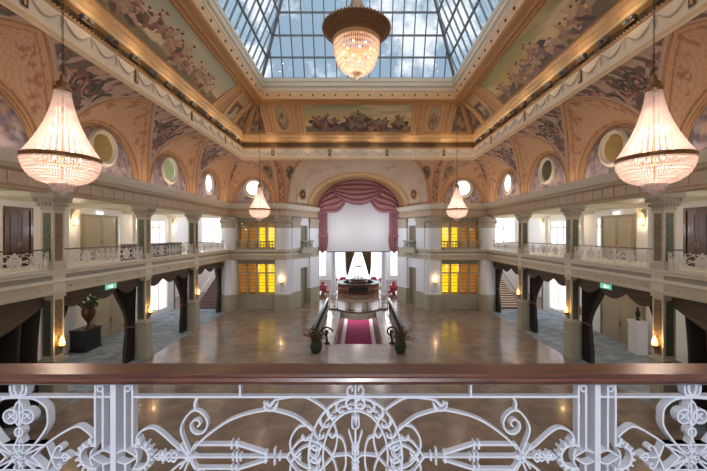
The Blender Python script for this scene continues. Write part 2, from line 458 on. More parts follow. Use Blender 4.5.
# oval medallions on the flare
for s in (-1, 1):
    m = MB(); K = 28; cx, cy, cz = s * 5.55, 33.0, 3.95
    nx, ny = -s * .72, -.69; tx, ty = ny, -nx
    def P(a, b, d=0): return (cx + tx * a + nx * d, cy + ty * a + ny * d, cz + b)
    m.add([P(-.62, -.85, .0), P(.62, -.85, 0), P(.62, .85, 0), P(-.62, .85, 0), P(-.62, -.85, .1), P(.62, -.85, .1), P(.62, .85, .1), P(-.62, .85, .1)],
          [(0, 1, 2, 3), (4, 5, 6, 7), (0, 1, 5, 4), (1, 2, 6, 5), (2, 3, 7, 6), (3, 0, 4, 7)], 0)
    m.tube([P(.36 * math.cos(2 * PI * i / K), .5 * math.sin(2 * PI * i / K), .12) for i in range(K)], .06, 6, 1, True)
    m.add([P(.34 * math.cos(2 * PI * i / K), .48 * math.sin(2 * PI * i / K), .13) for i in range(K)], [tuple(range(K))], 2)
    m.ball(P(0, .0, .14), .16, 8, 6, 1)
    tag(m.build('wall_medallion', [M['cream2'], M['gold'], M['bronzer']], None, smooth=False),
        'dark oval medallion on a pale panel %s of the stage arch' % ('left' if s < 0 else 'right'), 'medallion')
# ------------------------------------------------------------------ entablature, fascia and frieze swept along the hall
def hallpath(s):
    p = [(XI, -3.0), (XI, YB), (7.75, YB), (7.3, YB - .28), (6.75, YB - .1), (6.45, YB + .4), (4.32, 36.0)]
    return [(s * x, y) for x, y in p]
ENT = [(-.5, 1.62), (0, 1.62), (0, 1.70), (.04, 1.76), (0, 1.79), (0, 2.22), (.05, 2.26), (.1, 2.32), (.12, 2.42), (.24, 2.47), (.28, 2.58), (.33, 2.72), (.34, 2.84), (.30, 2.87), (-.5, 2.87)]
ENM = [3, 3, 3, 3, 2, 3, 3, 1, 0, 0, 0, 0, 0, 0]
for n, s in enumerate((-1, 1)):
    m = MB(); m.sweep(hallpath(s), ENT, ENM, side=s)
    # panel blocks in the cornice band
    y = 5.0
    while y < 30.9:
        m.box(s * (XI + .02), s * (XI - .035), y, y + .12, 1.80, 2.22, 1); y += .715
    x = 7.9
    while x < 11.6:
        m.box(s * x, s * (x + .1), YB - .035, YB + .02, 1.80, 2.22, 1); x += .62
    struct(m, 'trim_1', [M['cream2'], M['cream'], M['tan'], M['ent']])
FAS = [(-.4, -1.66), (-.25, -1.66), (-.25, -1.40), (.12, -1.40), (.12, -1.47), (.06, -1.52), (.06, -1.60), (0, -1.63), (0, -1.79), (.06, -1.81), (.08, -1.9), (.02, -1.95), (.02, -2.24), (.06, -2.27), (.06, -2.36), (-.6, -2.36)]
FAM = [0, 0, 0, 0, 0, 0, 1, 2, 0, 0, 0, 1, 1, 1, 1]
for n, s in enumerate((-1, 1)):
    m = MB(); m.sweep(hallpath(s), FAS, FAM, side=s)
    y = 5.4
    while y < 30.9:
        m.lathe([(.0, -.01), (.07, 0), (.05, .03), (.0, .04)], 0, 0, 0, 8, 3) if False else None
        m.ball((s * (XI - .02), y, -2.1), .07, 8, 4, 3); y += 1.43
    struct(m, 'trim_2', [M['cream2'], M['cream'], M['sage'], M['tan']])
FR = [(-.03, 6.40), (.02, 6.38), (.08, 6.42), (.08, 6.56), (.0, 6.62), (0, 6.70), (0, 7.36), (.04, 7.40), (.06, 7.50), (-.16, 7.54), (-.2, 7.92), (.02, 7.98), (.10, 8.08), (.05, 8.2), (.14, 8.36), (.10, 8.5), (.16, 8.56), (.0, 8.62)]
FRM = [1, 0, 4, 0, 0, 0, 1, 1, 1, 2, 1, 4, 4, 1, 4, 1, 4]
rect = [(-XF, 7.1), (XF, 7.1), (XF, YF), (-XF, YF)]
m = MB(); m.sweep(rect, FR, FRM, side=1, closed=True)
def swagline(m, P, n, L):
    """garlands hung along a wall; P(a, d, z)"""
    for k in range(n):
        a0 = k * L
        pts = [P(a0 + L * (.08 + .84 * t / 10), .03, 7.25 - .34 * math.sin(PI * t / 10)) for t in range(11)]
        m.tube(pts, [.015 + .022 * math.sin(PI * t / 10) for t in range(11)], 5, 5)
        m.tube([P(a0, .02, 7.3), P(a0 + .02, .03, 7.1), P(a0, .02, 6.86)], [.035, .05, .015], 5, 5)
        if k % 4 == 2:
            v = [P(a0 - .12, .04, 6.74), P(a0 + .12, .04, 6.74), P(a0 + .12, .04, 7.32), P(a0 - .12, .04, 7.32)]
            m.add(v, [(0, 1, 2, 3)], 2)
            m.tube([P(a0, .06, 6.8), P(a0, .06, 7.28)], .03, 5, 4)
        for j in range(8):  # dentils
            c = P(a0 + L * (j + .5) / 8, .09, 7.46); m.ball(c, .035, 5, 3, 2)
for s in (-1, 1):
    swagline(m, lambda a, d, z, s=s: (s * (XF - d), 7.4 + a, z), 17, 1.25)
swagline(m, lambda a, d, z: (-9.8 + a, YF - d, z), 16, 1.225)
struct(m, 'trim_3', [M['frieze'], M['gold'], M['bronze'], M['goldl'], M['goldl'], M['swag']])
# cove that carries the paintings
XT, YT1, YT0 = 8.49, 27.4, 8.5
ZP0, ZP1 = 8.6, 10.85
def covp(side, a, w, off=0):
    """side wall: a is y (left/right); 'b': a is x. w 0..1 up the cove; slight concave curve"""
    cur = .12 * math.sin(PI * w); n = (.85, -.53)
    if side in (-1, 1):
        x = XF + (XT - XF) * w + cur * .85 - off * .85; z = ZP0 + (ZP1 - ZP0) * w + cur * .53 - off * .53
        return (side * x, a, z)
    y = YF + (YT1 - YF) * w + cur * .85 - off * .85; z = ZP0 + (ZP1 - ZP0) * w + cur * .53 - off * .53
    return (a, y, z)
m = MB()
for s in (-1, 1):
    m.grid(lambda u, w: covp(s, (7.1 + 1.4 * w) + ((YF - 1.4 * w) - (7.1 + 1.4 * w)) * u, w), 20, 8, 0)
m.grid(lambda u, w: covp('b', (-XF + 1.41 * w) + 2 * (XF - 1.41 * w) * u, w), 12, 8, 0)
m.grid(lambda u, w: ((-XF + 1.41 * w) + 2 * (XF - 1.41 * w) * u, 7.1 + 1.4 * w, ZP0 + (ZP1 - ZP0) * w), 4, 2, 0)
# soffit and shaft round the skylight
SO = [(-.95, 10.80), (-.86, 10.86), (-.8, 10.80), (-.66, 10.74), (-.6, 10.80), (-.22, 10.80), (-.16, 10.72), (-.02, 10.72), (0, 10.74), (0, 11.28), (.05, 11.32), (.05, 11.42), (-.02, 11.46), (-.02, 11.62), (.10, 11.72), (.12, 11.98), (.18, 12.04), (.18, 12.30), (-.3, 12.36)]
SOM = [1, 1, 1, 1, 3, 3, 1, 1, 1, 2, 4, 4, 5, 5, 5, 5, 5, 5]
OX, OY0, OY1 = 7.6, 9.4, 26.5
m.sweep([(-OX, OY0), (OX, OY0), (OX, OY1), (-OX, OY1)], SO, [0 if q == 3 else q for q in SOM], side=1, closed=True)
k = 0
y = 9.8
while y < 26.3:
    for s in (-1, 1): m.ball((s * (OX - .01), y, 11.02), .085, 6, 4, 6)
    y += .93
x = -7.2
while x < 7.3:
    m.ball((x, OY1 - .01, 11.02), .085, 6, 4, 6); x += .9
struct(m, 'ceiling', [M['orange'], M['gold'], M['strip'], M['orange'], M['gold'], M['cream'], M['bronze']])

# frame strips dividing the cove
def cstrip(m, side, a0, a1, wd, w0=0.0, w1=1.0, mi=0):
    for o in (-wd / 2, wd / 2):
        m.tube([covp(side, (a0 + (a1 - a0) * i / 6) + o, w0 + (w1 - w0) * i / 6, .05) for i in range(7)], .085, 6, mi)
    m.grid(lambda u, w: covp(side, (a0 + (a1 - a0) * w) + wd * (u - .5), w0 + (w1 - w0) * w, .06), 1, 6, 1)
def hstrip(m, side, a0, a1, w, r=.07, mi=0):
    m.tube([covp(side, a0 + (a1 - a0) * i / 8, w, .05) for i in range(9)], r, 6, mi)
m = MB()
for s in (-1, 1):
    for a, b, wd in ((22.7, 24.25, .34), (24.2, 24.95, .0), (26.15, 27.2, .34), (24.25, 25.25, .1)):
        if wd: cstrip(m, s, a, b, wd)
    hstrip(m, s, 8, 28.2, .04); hstrip(m, s, 9.2, 27.2, .96)
    for o in (-.16, .16):
        m.tube([(s * (XF - 1.41 * t + .0), YF - 1.4 * t - .08 + o * 0, ZP0 + (ZP1 - ZP0) * t - .02) for t in (0, .5, 1)], .1, 6, 0)
for s in (-1, 1):
    for a, b, wd in ((7.65, 8.0, .3), (7.05, 7.3, .22), (5.45, 5.6, .3), (4.72, 4.8, .3)):
        cstrip(m, 'b', s * a, s * b, wd)
hstrip(m, 'b', -9.4, 9.4, .04); hstrip(m, 'b', -8.4, 8.4, .96)
struct(m, 'trim_4', [M['gold'], M['orange']], smooth=True)

def painting(name, label, side, q, cfn, nu, nv, grp=None):
    """q = (a at bottom start, bottom end, top start, top end, w0, w1)"""
    b0, b1, t0, t1, w0, w1 = q; m = MB()
    def fn(u, w):
        ww = w0 + (w1 - w0) * w; a = (b0 + (t0 - b0) * w) * (1 - u) + (b1 + (t1 - b1) * w) * u
        return covp(side, a, ww, .035)
    m.grid(fn, nu, nv, 0, cfn)
    m.grid(lambda u, w: covp(side, (b0 + (t0 - b0) * w) * (1 - u) + (b1 + (t1 - b1) * w) * u, w0 + (w1 - w0) * w, .01), 2, 2, 1)
    return tag(m.build(name, [M['paint'], M['orange']], None, color=True), label, 'painting', grp)
def scenefn(seed, L, H, skyA, skyB, hill, figs, cols, hillc):
    rnd = random.Random(seed); blobs = []; skin = [(.62, .40, .27), (.52, .31, .2), (.68, .48, .34)]
    for (fx, fy, r, n) in figs:
        for _ in range(max(4, n // 4)):
            a = rnd.random() * 2 * PI; q = rnd.random() ** .6 * r; x = fx + q * math.cos(a) * 1.25; y = fy + q * math.sin(a) * .6
            k = 1.0 + .7 * rnd.random(); ln = (rnd.random() - .5) * 1.6; col = rnd.choice(cols); sk = rnd.choice(skin) if L > 0 else col
            if seed == 37: sk = tuple(v * .45 for v in sk)
            ux, uy = math.sin(ln), math.cos(ln)
            blobs.append((x - ux * .22 * k, y - uy * .22 * k, .34 * k, .17 * k, rnd.random() * .8 - .4, col, 1.0))
            blobs.append((x + .2 * k * (rnd.random() - .5), y - .3 * k, .28 * k, .1 * k, rnd.random() * PI, rnd.choice(cols), .8))
            blobs.append((x, y, .13 * k, .24 * k, -ln, rnd.choice([col, sk]), .6))
            for sg in (-1, 1):
                an = rnd.random() * 2.2 - .6; dx, dy = sg * math.cos(an), math.sin(an)
                blobs.append((x + dx * .2 * k, y + .1 * k + dy * .2 * k, .2 * k, .045 * k, math.atan2(dy, dx), sk, .3))
            blobs.append((x + ux * .3 * k, y + uy * .3 * k, .075 * k, .09 * k, 0, sk, .2)); blobs.append((x + ux * .35 * k, y + uy * .36 * k, .075 * k, .05 * k, ln, (.14, .07, .04), .2))
    bins = {}
    for b in blobs:
        for k in range(int((b[0] - .6) * 2), int((b[0] + .6) * 2) + 1): bins.setdefault(k, []).append(b)
    def cf(u, w):
        x = u * L; y = w * H
        c = mixc(skyA, skyB, sm(.15, .95, w + .35 * (fbm(x * .5, y * .9, seed) - .5)))
        c = mixc(c, (.80, .62, .42), .55 * sm(.5, .72, fbm(x * .35 + 5, y * 1.3, seed + 3)))
        hb = hill(x / L) * H
        c = mixc(mixc(hillc, (.16, .12, .09), fbm(x * 2, y * 3, seed + 6)), c, sm(hb - .12, hb + .12, y + .5 * (fbm(x * 1.2, y, seed + 8) - .5)))
        for (bx, by, rx, ry, an, col, tt) in bins.get(int(x * 2), ()):
            dx, dy = x - bx, y - by
            if abs(dx) > .6 or abs(dy) > .6: continue
            ca, sa = math.cos(an), math.sin(an); p = (dx * ca + dy * sa) / rx; q = (-dx * sa + dy * ca) / ry
            if p * p + q * q < 1 + .5 * (fbm(x * 5, y * 5, seed) - .5): c = mixc(col, tuple(k * .55 for k in col), fbm(x * 6, y * 6, 3) * 1.2 * tt + .1)
        return (*c, 1)
    return cf
LFC = [(.36, .17, .13), (.50, .28, .20), (.62, .42, .30), (.42, .18, .20), (.22, .13, .08), (.50, .40, .22), (.16, .10, .07)]
LEN = 15.0
painting('ceiling_painting', 'long painting of tumbling rose and brown figures under pale sky, left of the skylight', -1, (8.6, 22.4, 9.4, 23.9, .09, .91),
         scenefn(11, 14, 2.7, (.60, .48, .28), (.44, .47, .38), lambda t: .28 - .12 * t + .05 * math.sin(9 * t), [(1, 1.3, .9, 30), (3, 1.35, .9, 34), (5, 1.2, .9, 34), (6.6, 1.35, .8, 34), (8.4, 1.05, .7, 30), (9.6, 1.15, .85, 44), (11.3, .85, .7, 34), (12.5, .6, .5, 18)], LFC, (.26, .20, .10)), 420, 80)
painting('ceiling_painting', 'long cove painting of dark revellers beneath a greenish gold sky, right of the skylight', 1, (8.6, 22.4, 9.4, 23.9, .09, .91),
         scenefn(23, 14, 2.7, (.66, .44, .16), (.34, .34, .17), lambda t: .22 + .08 * math.sin(7 * t), [(2, 1.0, .9, 20), (4.5, 1.5, .4, 9), (6, .7, .8, 26), (8, .8, .7, 26), (8.6, 1.5, .35, 9), (9.8, .8, .7, 30), (11.2, .7, .6, 26), (12.6, .9, .25, 10)], [(.20, .13, .13), (.30, .20, .18), (.48, .28, .18), (.14, .09, .08), (.36, .24, .26), (.5, .35, .2)], (.17, .13, .08)), 420, 80)
painting('ceiling_painting', 'wide painting above the stage with seated woman and small figures on a dark shore', 'b', (-4.45, 4.45, -4.5, 4.5, .09, .91),
         scenefn(37, 9, 2.7, (.66, .42, .16), (.36, .36, .22), lambda t: .22 + .05 * math.sin(6 * t), [(1.3, 1.0, .55, 20), (4.3, 1.3, .75, 44), (4.6, .7, .8, 34), (5.9, .8, .35, 16), (6.6, .8, .3, 12), (7.9, .9, .45, 18), (2.5, .8, .12, 4)], [(.10, .06, .07), (.16, .09, .12), (.45, .25, .16), (.30, .12, .10), (.08, .05, .05)], (.20, .17, .10)), 280, 76)
for s in (-1, 1):
    sd = 'left' if s < 0 else 'right'
    def oval(u, w, s=s):
        x = (u - .5) * 2; y = (w - .52) * 2
        q = (x / .72) ** 2 + (max(0, abs(y) - .25) / .62) ** 2
        c = (.62, .38, .22)
        if q < 1:
            c = mixc((.26, .20, .10), (.42, .36, .2), sm(.2, .8, w)); n = fbm(x * 4, y * 4, 40 + s)
            if x * x / .2 + (y + .3) ** 2 / .4 < 1 + (n - .5): c = mixc((.55, .36, .24), (.20, .12, .10), sm(.3, .6, n))
        elif q < 1.25: c = (.34, .18, .09)
        return (*c, 1)
    painting('ceiling_painting', 'small oval picture panel of the cove %s of the wide painting above the stage' % sd, 'b', (s * 5.7, s * 6.9, s * 5.85, s * 7.1, .09, .91), oval, 40, 56)
    def dk(u, w, s=s):
        n = fbm(u * 6, w * 6, 60 + s); c = mixc((.14, .09, .06), (.40, .25, .15), sm(.35, .65, n))
        if fbm(u * 9, w * 9, 71) > .6: c = (.10, .11, .09)
        return (*c, 1)
    def sq(u, w, s=s):
        n = fbm(u * 5, w * 5, 80 + s); c = mixc((.42, .40, .26), (.50, .34, .16), w)
        if w < .65 and n > .42: c = mixc((.2, .09, .07), (.12, .1, .08), u)
        return (*c, 1)
    painting('ceiling_painting', 'small square cove painting of dark figures near the %s back corner' % sd, s, (24.5, 25.8, 25.5, 26.75, .09, .91), sq, 36, 50)
    painting('ceiling_painting', 'dark triangular cove panel on the %s side next to the back corner' % sd, s, (26.5, 28.3, 27.35, 27.45, .09, .88), dk, 36, 50)
    painting('ceiling_painting', 'dark triangular cove panel of the back cove in the %s corner' % sd, 'b', (s * 8.0, s * 9.35, s * 8.15, s * 8.4, .09, .88), dk, 36, 50)
# lamps clustered along the bronze ledge of the frieze
proto = thing('ledge_spotlight', 'pair of small round spotlights on the bronze ledge of the left frieze', 'spotlight', (-9.86, 9.5, 7.6), 0, 'twin spotlights along the left bronze ledge')
b = MB(); b.box(-.05, .12, -.28, .28, -.02, .05); b.build('bracket', M['bronze'], proto)
for q in (-.16, .16):
    b = MB(); b.ball((.06, q, .15), .12, 8, 6); b.build('globe', M['steel'], proto, smooth=True)
for s, rz in ((-1, 0), (1, PI)):
    for k in range(15):
        if s == -1 and k == 0: continue
        o = dup(proto, (s * 9.86, 9.5 + 1.3 * k, 7.6), rz)
        o['label'] = 'pair of small round spotlights on the bronze ledge of the %s frieze' % ('left' if s < 0 else 'right'); o['group'] = 'twin spotlights along the %s bronze ledge' % ('left' if s < 0 else 'right')

# ------------------------------------------------------------------ skylight
m = MB(); SZ = 12.36; SL = 2.4
def hipz(t): return SZ + SL * t
TM = 3.99
HX, HY0, HY1 = OX + .05, OY0 - .05, OY1 + .05
fr = MB(); gl = MB()
def ring(t): return [(-HX + t, HY0 + t), (HX - t, HY0 + t), (HX - t, HY1 - t), (-HX + t, HY1 - t)]
t = 0.0
while t <= TM:
    r = ring(t)
    for i in range(4):
        a, b = r[i], r[(i + 1) % 4]; fr.beam((*a, hipz(t)), (*b, hipz(t)), .14, .1)
    t += .57
for sx in (-1, 1):
    for (y0, sy) in ((HY0, 1), (HY1, -1)):
        fr.beam((sx * HX, y0, SZ), (sx * (HX - TM), y0 + sy * TM, hipz(TM)), .2, .2)
x = -HX
n = 18; dx = 2 * HX / n
for i in range(1, n):
    x = -HX + i * dx; tt = min(TM, HX - abs(x))
    for y0, sy in ((HY1, -1), (HY0, 1)): fr.beam((x, y0, SZ), (x, y0 + sy * tt, hipz(tt)), .085, .1, up=(0, sy, 1))
n = 20; dy = (HY1 - HY0) / n
for i in range(1, n):
    y = HY0 + i * dy; tt = min(TM, y - HY0, HY1 - y)
    for s in (-1, 1): fr.beam((s * HX, y, SZ), (s * (HX - tt), y, hipz(tt)), .085, .1, up=(-s, 0, 1))
r0, r1 = ring(0), ring(TM); zt = hipz(TM)
for i in range(4):
    a, b, c, d = r0[i], r0[(i + 1) % 4], r1[(i + 1) % 4], r1[i]
    gl.add([(*a, SZ + .03), (*b, SZ + .03), (*c, zt + .03), (*d, zt + .03)], [(0, 1, 2, 3)])
gl.add([(*p, zt + .03) for p in r1], [(0, 1, 2, 3)])
yy = HY0 + TM
while yy < HY1 - TM: fr.beam((-HX + TM, yy, zt), (HX - TM, yy, zt), .07, .07); yy += 1
sk = struct(fr, 'window_2', [M['steel']])
gl.build('pane', [M['skyglass']], sk)
# back wall of the roof void so the vault never leaks
m = MB()
m.box(-19, 19, YB + .45, YB + .6, 5.3, 8) if False else None

# ------------------------------------------------------------------ floors and plain walls
m = MB()
PX0, PX1, PY0, PY1 = 1.55, 1.95, 21.5, 31.5
def fl(m, x0, x1, y0, y1, z=ZF, th=.3, mi=0): m.box(x0, x1, y0, y1, z - th, z, mi)
fl(m, -12.0, -1.6, 1.7, 36.2); fl(m, 1.6, 12.0, 1.7, 36.2); fl(m, -1.6, 1.6, 1.7, PY0)
fl(m, -1.6, 1.6, 31.4, 36.2)
struct(m, 'floor', [M['marble']])
for s in (-1, 1):
    m = MB(); fl(m, s * 12.0, s * 17.3, 1.7, 31.6); struct(m, 'floor', [M['carpet']])
    m = MB(); fl(m, s * 12.4, s * 20.5, 31.6, 41); struct(m, 'floor', [M['brownfl']])
    m = MB(); m.box(s * 12.3, s * 17.3, 1.7, 31.6, -2.3, ZG, 0); struct(m, 'floor', [M['cream2']])
    m = MB(); m.box(s * 12.3, s * 17.3, 1.7, 31.6, 1.72, 1.85, 0)
    for y in COLY[1:]: m.box(s * 12.3, s * 17.3, y - .25, y + .25, 1.5, 1.72, 0)
    m.box(s * 12.3, s * 20.5, 31.6, 41.2, 3.2, 3.3, 0)
    struct(m, 'ceiling', [M['cream2']])
# outer aisle walls with openings (windows at the far bays)
WX = 17.3
for s in (-1, 1):
    m = MB()
    holes = [(27.4, 30.2, -.9, 1.2), (23.2, 24.4, -.9, 1.2), (26.6, 30.4, -6.6, -2.9)]
    p = WX if s > 0 else -WX - .25
    m.holes('x', p, .25, 1.7, 31.6, ZF, 1.85, holes)
    m.box(s * 20.5, s * 20.7, 31.6, 41.2, ZF, 3.3); m.box(s * WX, s * 20.6, 31.4, 31.6, ZF, 3.3)
    m.holes('y', 41.0, .2, *( (12.4, 20.5) if s > 0 else (-20.5, -12.4)), ZF, 3.3, [(13.6, 19.2, -1.0, 2.4), (13.6, 17.5, -6.8, -2.6)] if s > 0 else [(-19.2, -13.6, -1.0, 2.4), (-17.5, -13.6, -6.8, -2.6)])
    m.box(s * 12.4, s * 12.6, 31.9, 41, ZF, 3.3)
    struct(m, 'wall_right' if s > 0 else 'wall_left', [M['white']])
    # window joinery
    for (a0, a1, z0, z1) in holes:
        w = MB(); xx = s * (WX + .05)
        for a in np.linspace(a0, a1, 4): w.box(xx, xx + s * .08, a - .04, a + .04, z0, z1)
        for z in (z0, z1, z0 + (z1 - z0) * .72): w.box(xx, xx + s * .08, a0, a1, z - .04, z + .04)
        o = struct(w, 'window_3', [M['cream2']])
        g = MB(); g.add([(xx + s * .1, a0, z0), (xx + s * .1, a1, z0), (xx + s * .1, a1, z1), (xx + s * .1, a0, z1)], [(0, 1, 2, 3)]); g.build('pane', [M['glass']], o)
    for (a0, a1, z0, z1) in ((13.6, 19.2, -1.0, 2.4), (13.6, 17.5, -6.8, -2.6)):
        w = MB()
        for a in np.linspace(a0, a1, 5): w.box(s * (a - .05), s * (a + .05), 41.02, 41.1, z0, z1)
        for z in (z0, z1, (z0 + z1) / 2): w.box(s * a0, s * a1, 41.02, 41.1, z - .05, z + .05)
        o = struct(w, 'window_3', [M['cream2']])
        g = MB(); g.add([(s * a0, 41.12, z0), (s * a1, 41.12, z0), (s * a1, 41.12, z1), (s * a0, 41.12, z1)], [(0, 1, 2, 3)]); g.build('pane', [M['glass']], o)
# attic enclosure outside the round windows: coloured walls
m = MB()
for s in (-1, 1):
    m.box(s * 15.2, s * 15.4, 1.7, 19.2, 1.85, 8.2, 0)
    m.box(s * 15.2, s * 15.4, 19.2, 25.2, 1.85, 8.2, 1 if s < 0 else 2)
    for y in (7.6, 13.4, 19.1, 24.9): m.box(s * 12.45, s * 15.2, y, y + .1, 1.85, 7.4, 0)
    m.box(s * 12.2, s * 15.3, 1.7, 25.2, 7.4, 7.5, 0); m.box(s * 12.3, s * 15.3, 25.1, 25.2, 1.85, 7.5, 0)
    m.box(s * 12.2, s * 15.3, 1.7, 25.2, 1.86, 1.9, 0)
struct(m, 'wall_1', [M['ywall'], M['teal'], M['steel']])
# roof void cover above coves (keeps daylight out of the vault gaps)
m = MB()
for s in (-1, 1):
    m.box(s * 7.8, s * 12.9, 4.2, 36.5, 12.0, 12.1); m.box(s * 12.8, s * 12.9, 4.2, 31.9, 5.6, 12.1)
m.box(-12.9, 12.9, 26.8, 36.5, 12.0, 12.1); m.box(-12.9, 12.9, 36.4, 36.5, 5.9, 12.1); m.box(-12.9, 12.9, -5.2, 9.1, 12.0, 12.1)
for s in (-1, 1): m.box(s * 12.9, s * 6.2, 31.85, 31.95, 5.9, 12.1)
struct(m, 'ceiling', [M['cream2']])
# front wall with its own great opening, where the camera stands
m = MB()
m.box(-6.9, 6.9, -5.2, -5, ZG, 8)
for s in (-1, 1):
    m.box(s * 6.7, s * 6.9, -5.2, 4.7, ZF, 8); m.box(s * 6.5, s * 12.9, 4.5, 4.7, ZF, 8)
m.box(-12.9, 12.9, 6.9, 7.08, 6.4, 12.1); m.box(-12.9, 12.9, 4.5, 4.7, 7.8, 12.1); m.box(-12.9, 12.9, 4.6, 7.0, 7.8, 7.9)
m.box(-6.9, 6.9, 1.5, 1.7, ZF, ZG - .3)
struct(m, 'wall_front', [M['white']])
m = MB(); m.box(-6.9, 6.9, -5.2, 1.75, ZG - .3, ZG); struct(m, 'floor', [M['gfloor']])
m = MB(); m.box(-6.9, 6.9, -5.2, 4.7, 7.9, 8.1); struct(m, 'ceiling', [M['cream2']])
# ------------------------------------------------------------------ back wall, piers and diagonal walls
def dpt(s, t, off=0, z=0):   # along the diagonal wall from the pier (t=0) to the arch (t=1)
    ax, ay, bx, by = 6.45, 31.7, 4.32, 36.0
    L = math.hypot(bx - ax, by - ay); nx, ny = (by - ay) / L * -1, (bx - ax) / L
    return (s * (ax + (bx - ax) * t + nx * off), ay + (by - ay) * t + ny * off, z)
for s in (-1, 1):
    sd = 'left' if s < 0 else 'right'
    m = MB()
    def pbox(t0, t1, o0, o1, z0, z1, mi):
        v = [dpt(s, t0, o0, z0), dpt(s, t1, o0, z0), dpt(s, t1, o1, z0), dpt(s, t0, o1, z0), dpt(s, t0, o0, z1), dpt(s, t1, o0, z1), dpt(s, t1, o1, z1), dpt(s, t0, o1, z1)]
        m.add(v, [(0, 3, 2, 1), (4, 5, 6, 7), (0, 1, 5, 4), (1, 2, 6, 5), (2, 3, 7, 6), (3, 0, 4, 7)], mi)
    # diagonal wall around a niche door (t .36-.60)
    for z0, z1, mi in ((ZF, -5.5, 1), (-5.5, -2.35, 0), (-1.6, 1.65, 0)):
        pbox(0, .34, -.4, 0, z0, z1, mi); pbox(.60, 1.0, -.4, 0, z0, z1, mi)
    pbox(.34, .60, -.4, 0, -3.3, -2.35, 0); pbox(.34, .60, -.4, 0, .9, 1.65, 0)
    pbox(.0, 1.0, -.6, -.4, ZF, 1.65, 0)
    for t0, t1 in ((.03, .30), (.64, .97)):     # pilasters
        pbox(t0, t1, 0, .16, -5.5, -2.36, 0); pbox(t0, t1, 0, .16, -1.35, 1.62, 0); pbox(t0 - .01, t1 + .01, 0, .24, ZF, -5.5, 1)
    pbox(0, 1, -.6, .1, -2.36, -1.6, 1)
    # pier and corner pier, rounded
    for cx, cy, r in ((7.08, 31.62, .74), (12.1, 31.25, .66)):
        m.lathe([(r + .14, ZF), (r + .14, -5.62), (r + .05, -5.5), (r, -5.48), (r, -2.36)], s * cx, cy, 0, 20, 0, PI, 2 * PI)
        m.lathe([(r, -1.4), (r, 1.62)], s * cx, cy, 0, 20, 0, PI, 2 * PI)
        m.lathe([(r + .145, ZF), (r + .145, -5.62), (r + .06, -5.5)], s * cx, cy, 0, 20, 1, PI, 2 * PI)
        m.box(s * cx - r, s * cx + r, cy, cy + .5, ZF, 1.62, 0)
        m.lathe([(r + .01, .62), (r + .06, .7), (r + .02, .78), (r + .03, 1.1), (r + .12, 1.3), (r + .13, 1.42), (r + .04, 1.46), (r + .04, 1.62)], s * cx, cy, 0, 20, 2, PI, 2 * PI)
        for k in range(9):
            an = PI + PI * (k + .5) / 9; m.ball((s * cx + (r + .08) * math.cos(an), cy + (r + .08) * math.sin(an), 1.15), .09, 6, 5, 2, sz=1.5)
        for k in range(5):
            an = PI + PI * (k + .5) / 5
            m.tube([(s * cx + (r + .01) * math.cos(an), cy + (r + .01) * math.sin(an), z) for z in (-5.4, -2.4)], .035, 5, 0)
    # wall between the piers, above and around the doors
    m.holes('y', 31.75, .2, min(s * 7.7, s * 11.6), max(s * 7.7, s * 11.6), ZF, 1.7,
            [(min(s * 7.85, s * 11.4), max(s * 7.85, s * 11.4), ZF, -2.7), (min(s * 7.85, s * 11.4), max(s * 7.85, s * 11.4), -1.5, 1.3)], 1)
    m.box(s * 7.7, s * 11.6, 31.32, 31.8, -2.34, -1.67, 1); m.box(s * 7.2, s * 12.2, 31.3, 32.0, -1.66, -1.415, 1)
    for t0, t1 in ((.03, .30), (.64, .97)): pbox(t0 - .01, t1 + .01, 0, .2, .65, .75, 2); pbox(t0, t1, 0, .18, .75, 1.3, 2); pbox(t0 - .01, t1 + .01, 0, .26, 1.3, 1.62, 2)
    struct(m, 'wall_back', [M['bwhite'], M['sagel'], M['cap']])
    # glazed doors below, glazed screen above
    for lvl, (z0, z1, sill, trans) in enumerate(((ZF, -2.7, -5.7, -3.65), (-1.5, 1.3, -1.5, .75))):
        xs = [7.85 + i * (3.55 / 4) for i in range(5)]
        f = MB(); yy = 31.7
        for x in xs: f.box(s * x - .07, s * x + .07, yy, yy + .12, z0, z1)
        for z in (z1 - .06, trans): f.box(s * 7.85, s * 11.4, yy, yy + .12, z - .06, z + .06)
        if lvl == 0:
            f.box(s * 7.85, s * 11.4, yy + .02, yy + .1, z0, sill)
            for i in range(4): f.box(s * (xs[i] + .2), s * (xs[i + 1] - .2), yy - .02, yy + .02, z0 + .3, sill - .2)
        else: f.box(s * 7.85, s * 11.4, yy, yy + .12, sill, sill + .3)
        o = struct(f, 'door_1' if lvl == 0 else 'window_4', [M['sagel']])
        for i in range(4):
            g = MB(); g.add([(s * xs[i], yy + .06, z0 if lvl else sill), (s * xs[i + 1], yy + .06, z0 if lvl else sill), (s * xs[i + 1], yy + .06, z1), (s * xs[i], yy + .06, z1)], [(0, 1, 2, 3)])
            g.build('pane', [M['glass']], o)
    # blinds seen through the glass
    yl = (0, 1) if s < 0 else (3, 2)
    for lvl in (0, 1):
        for i in range(4):
            x0 = 7.95 + i * .8875; x1 = x0 + .7
            near = i in (0, 1)
            b = MB(); z0, z1 = ((-5.6, -2.9), (-1.3, .75))[lvl]
            b.box(s * x0, s * x1, 32.35, 32.37, z0, z1, 0)
            k = z0
            while k < z1: b.box(s * x0, s * x1, 32.3, 32.34, k, k + .05, 1); k += .32
            o = b.build('window_blind', [M['yellow'] if near else M['amber'], M['darkwood']])
            side = ['nearest the stage', 'second from the stage', 'third from the stage', 'nearest the corner'][i]
            tag(o, '%s blind behind the %s %s glazing, %s' % ('bright yellow backlit' if near else 'dim amber', 'upstairs' if lvl else 'ground floor', sd, side), 'blind', 'blinds behind the glazed back wall')
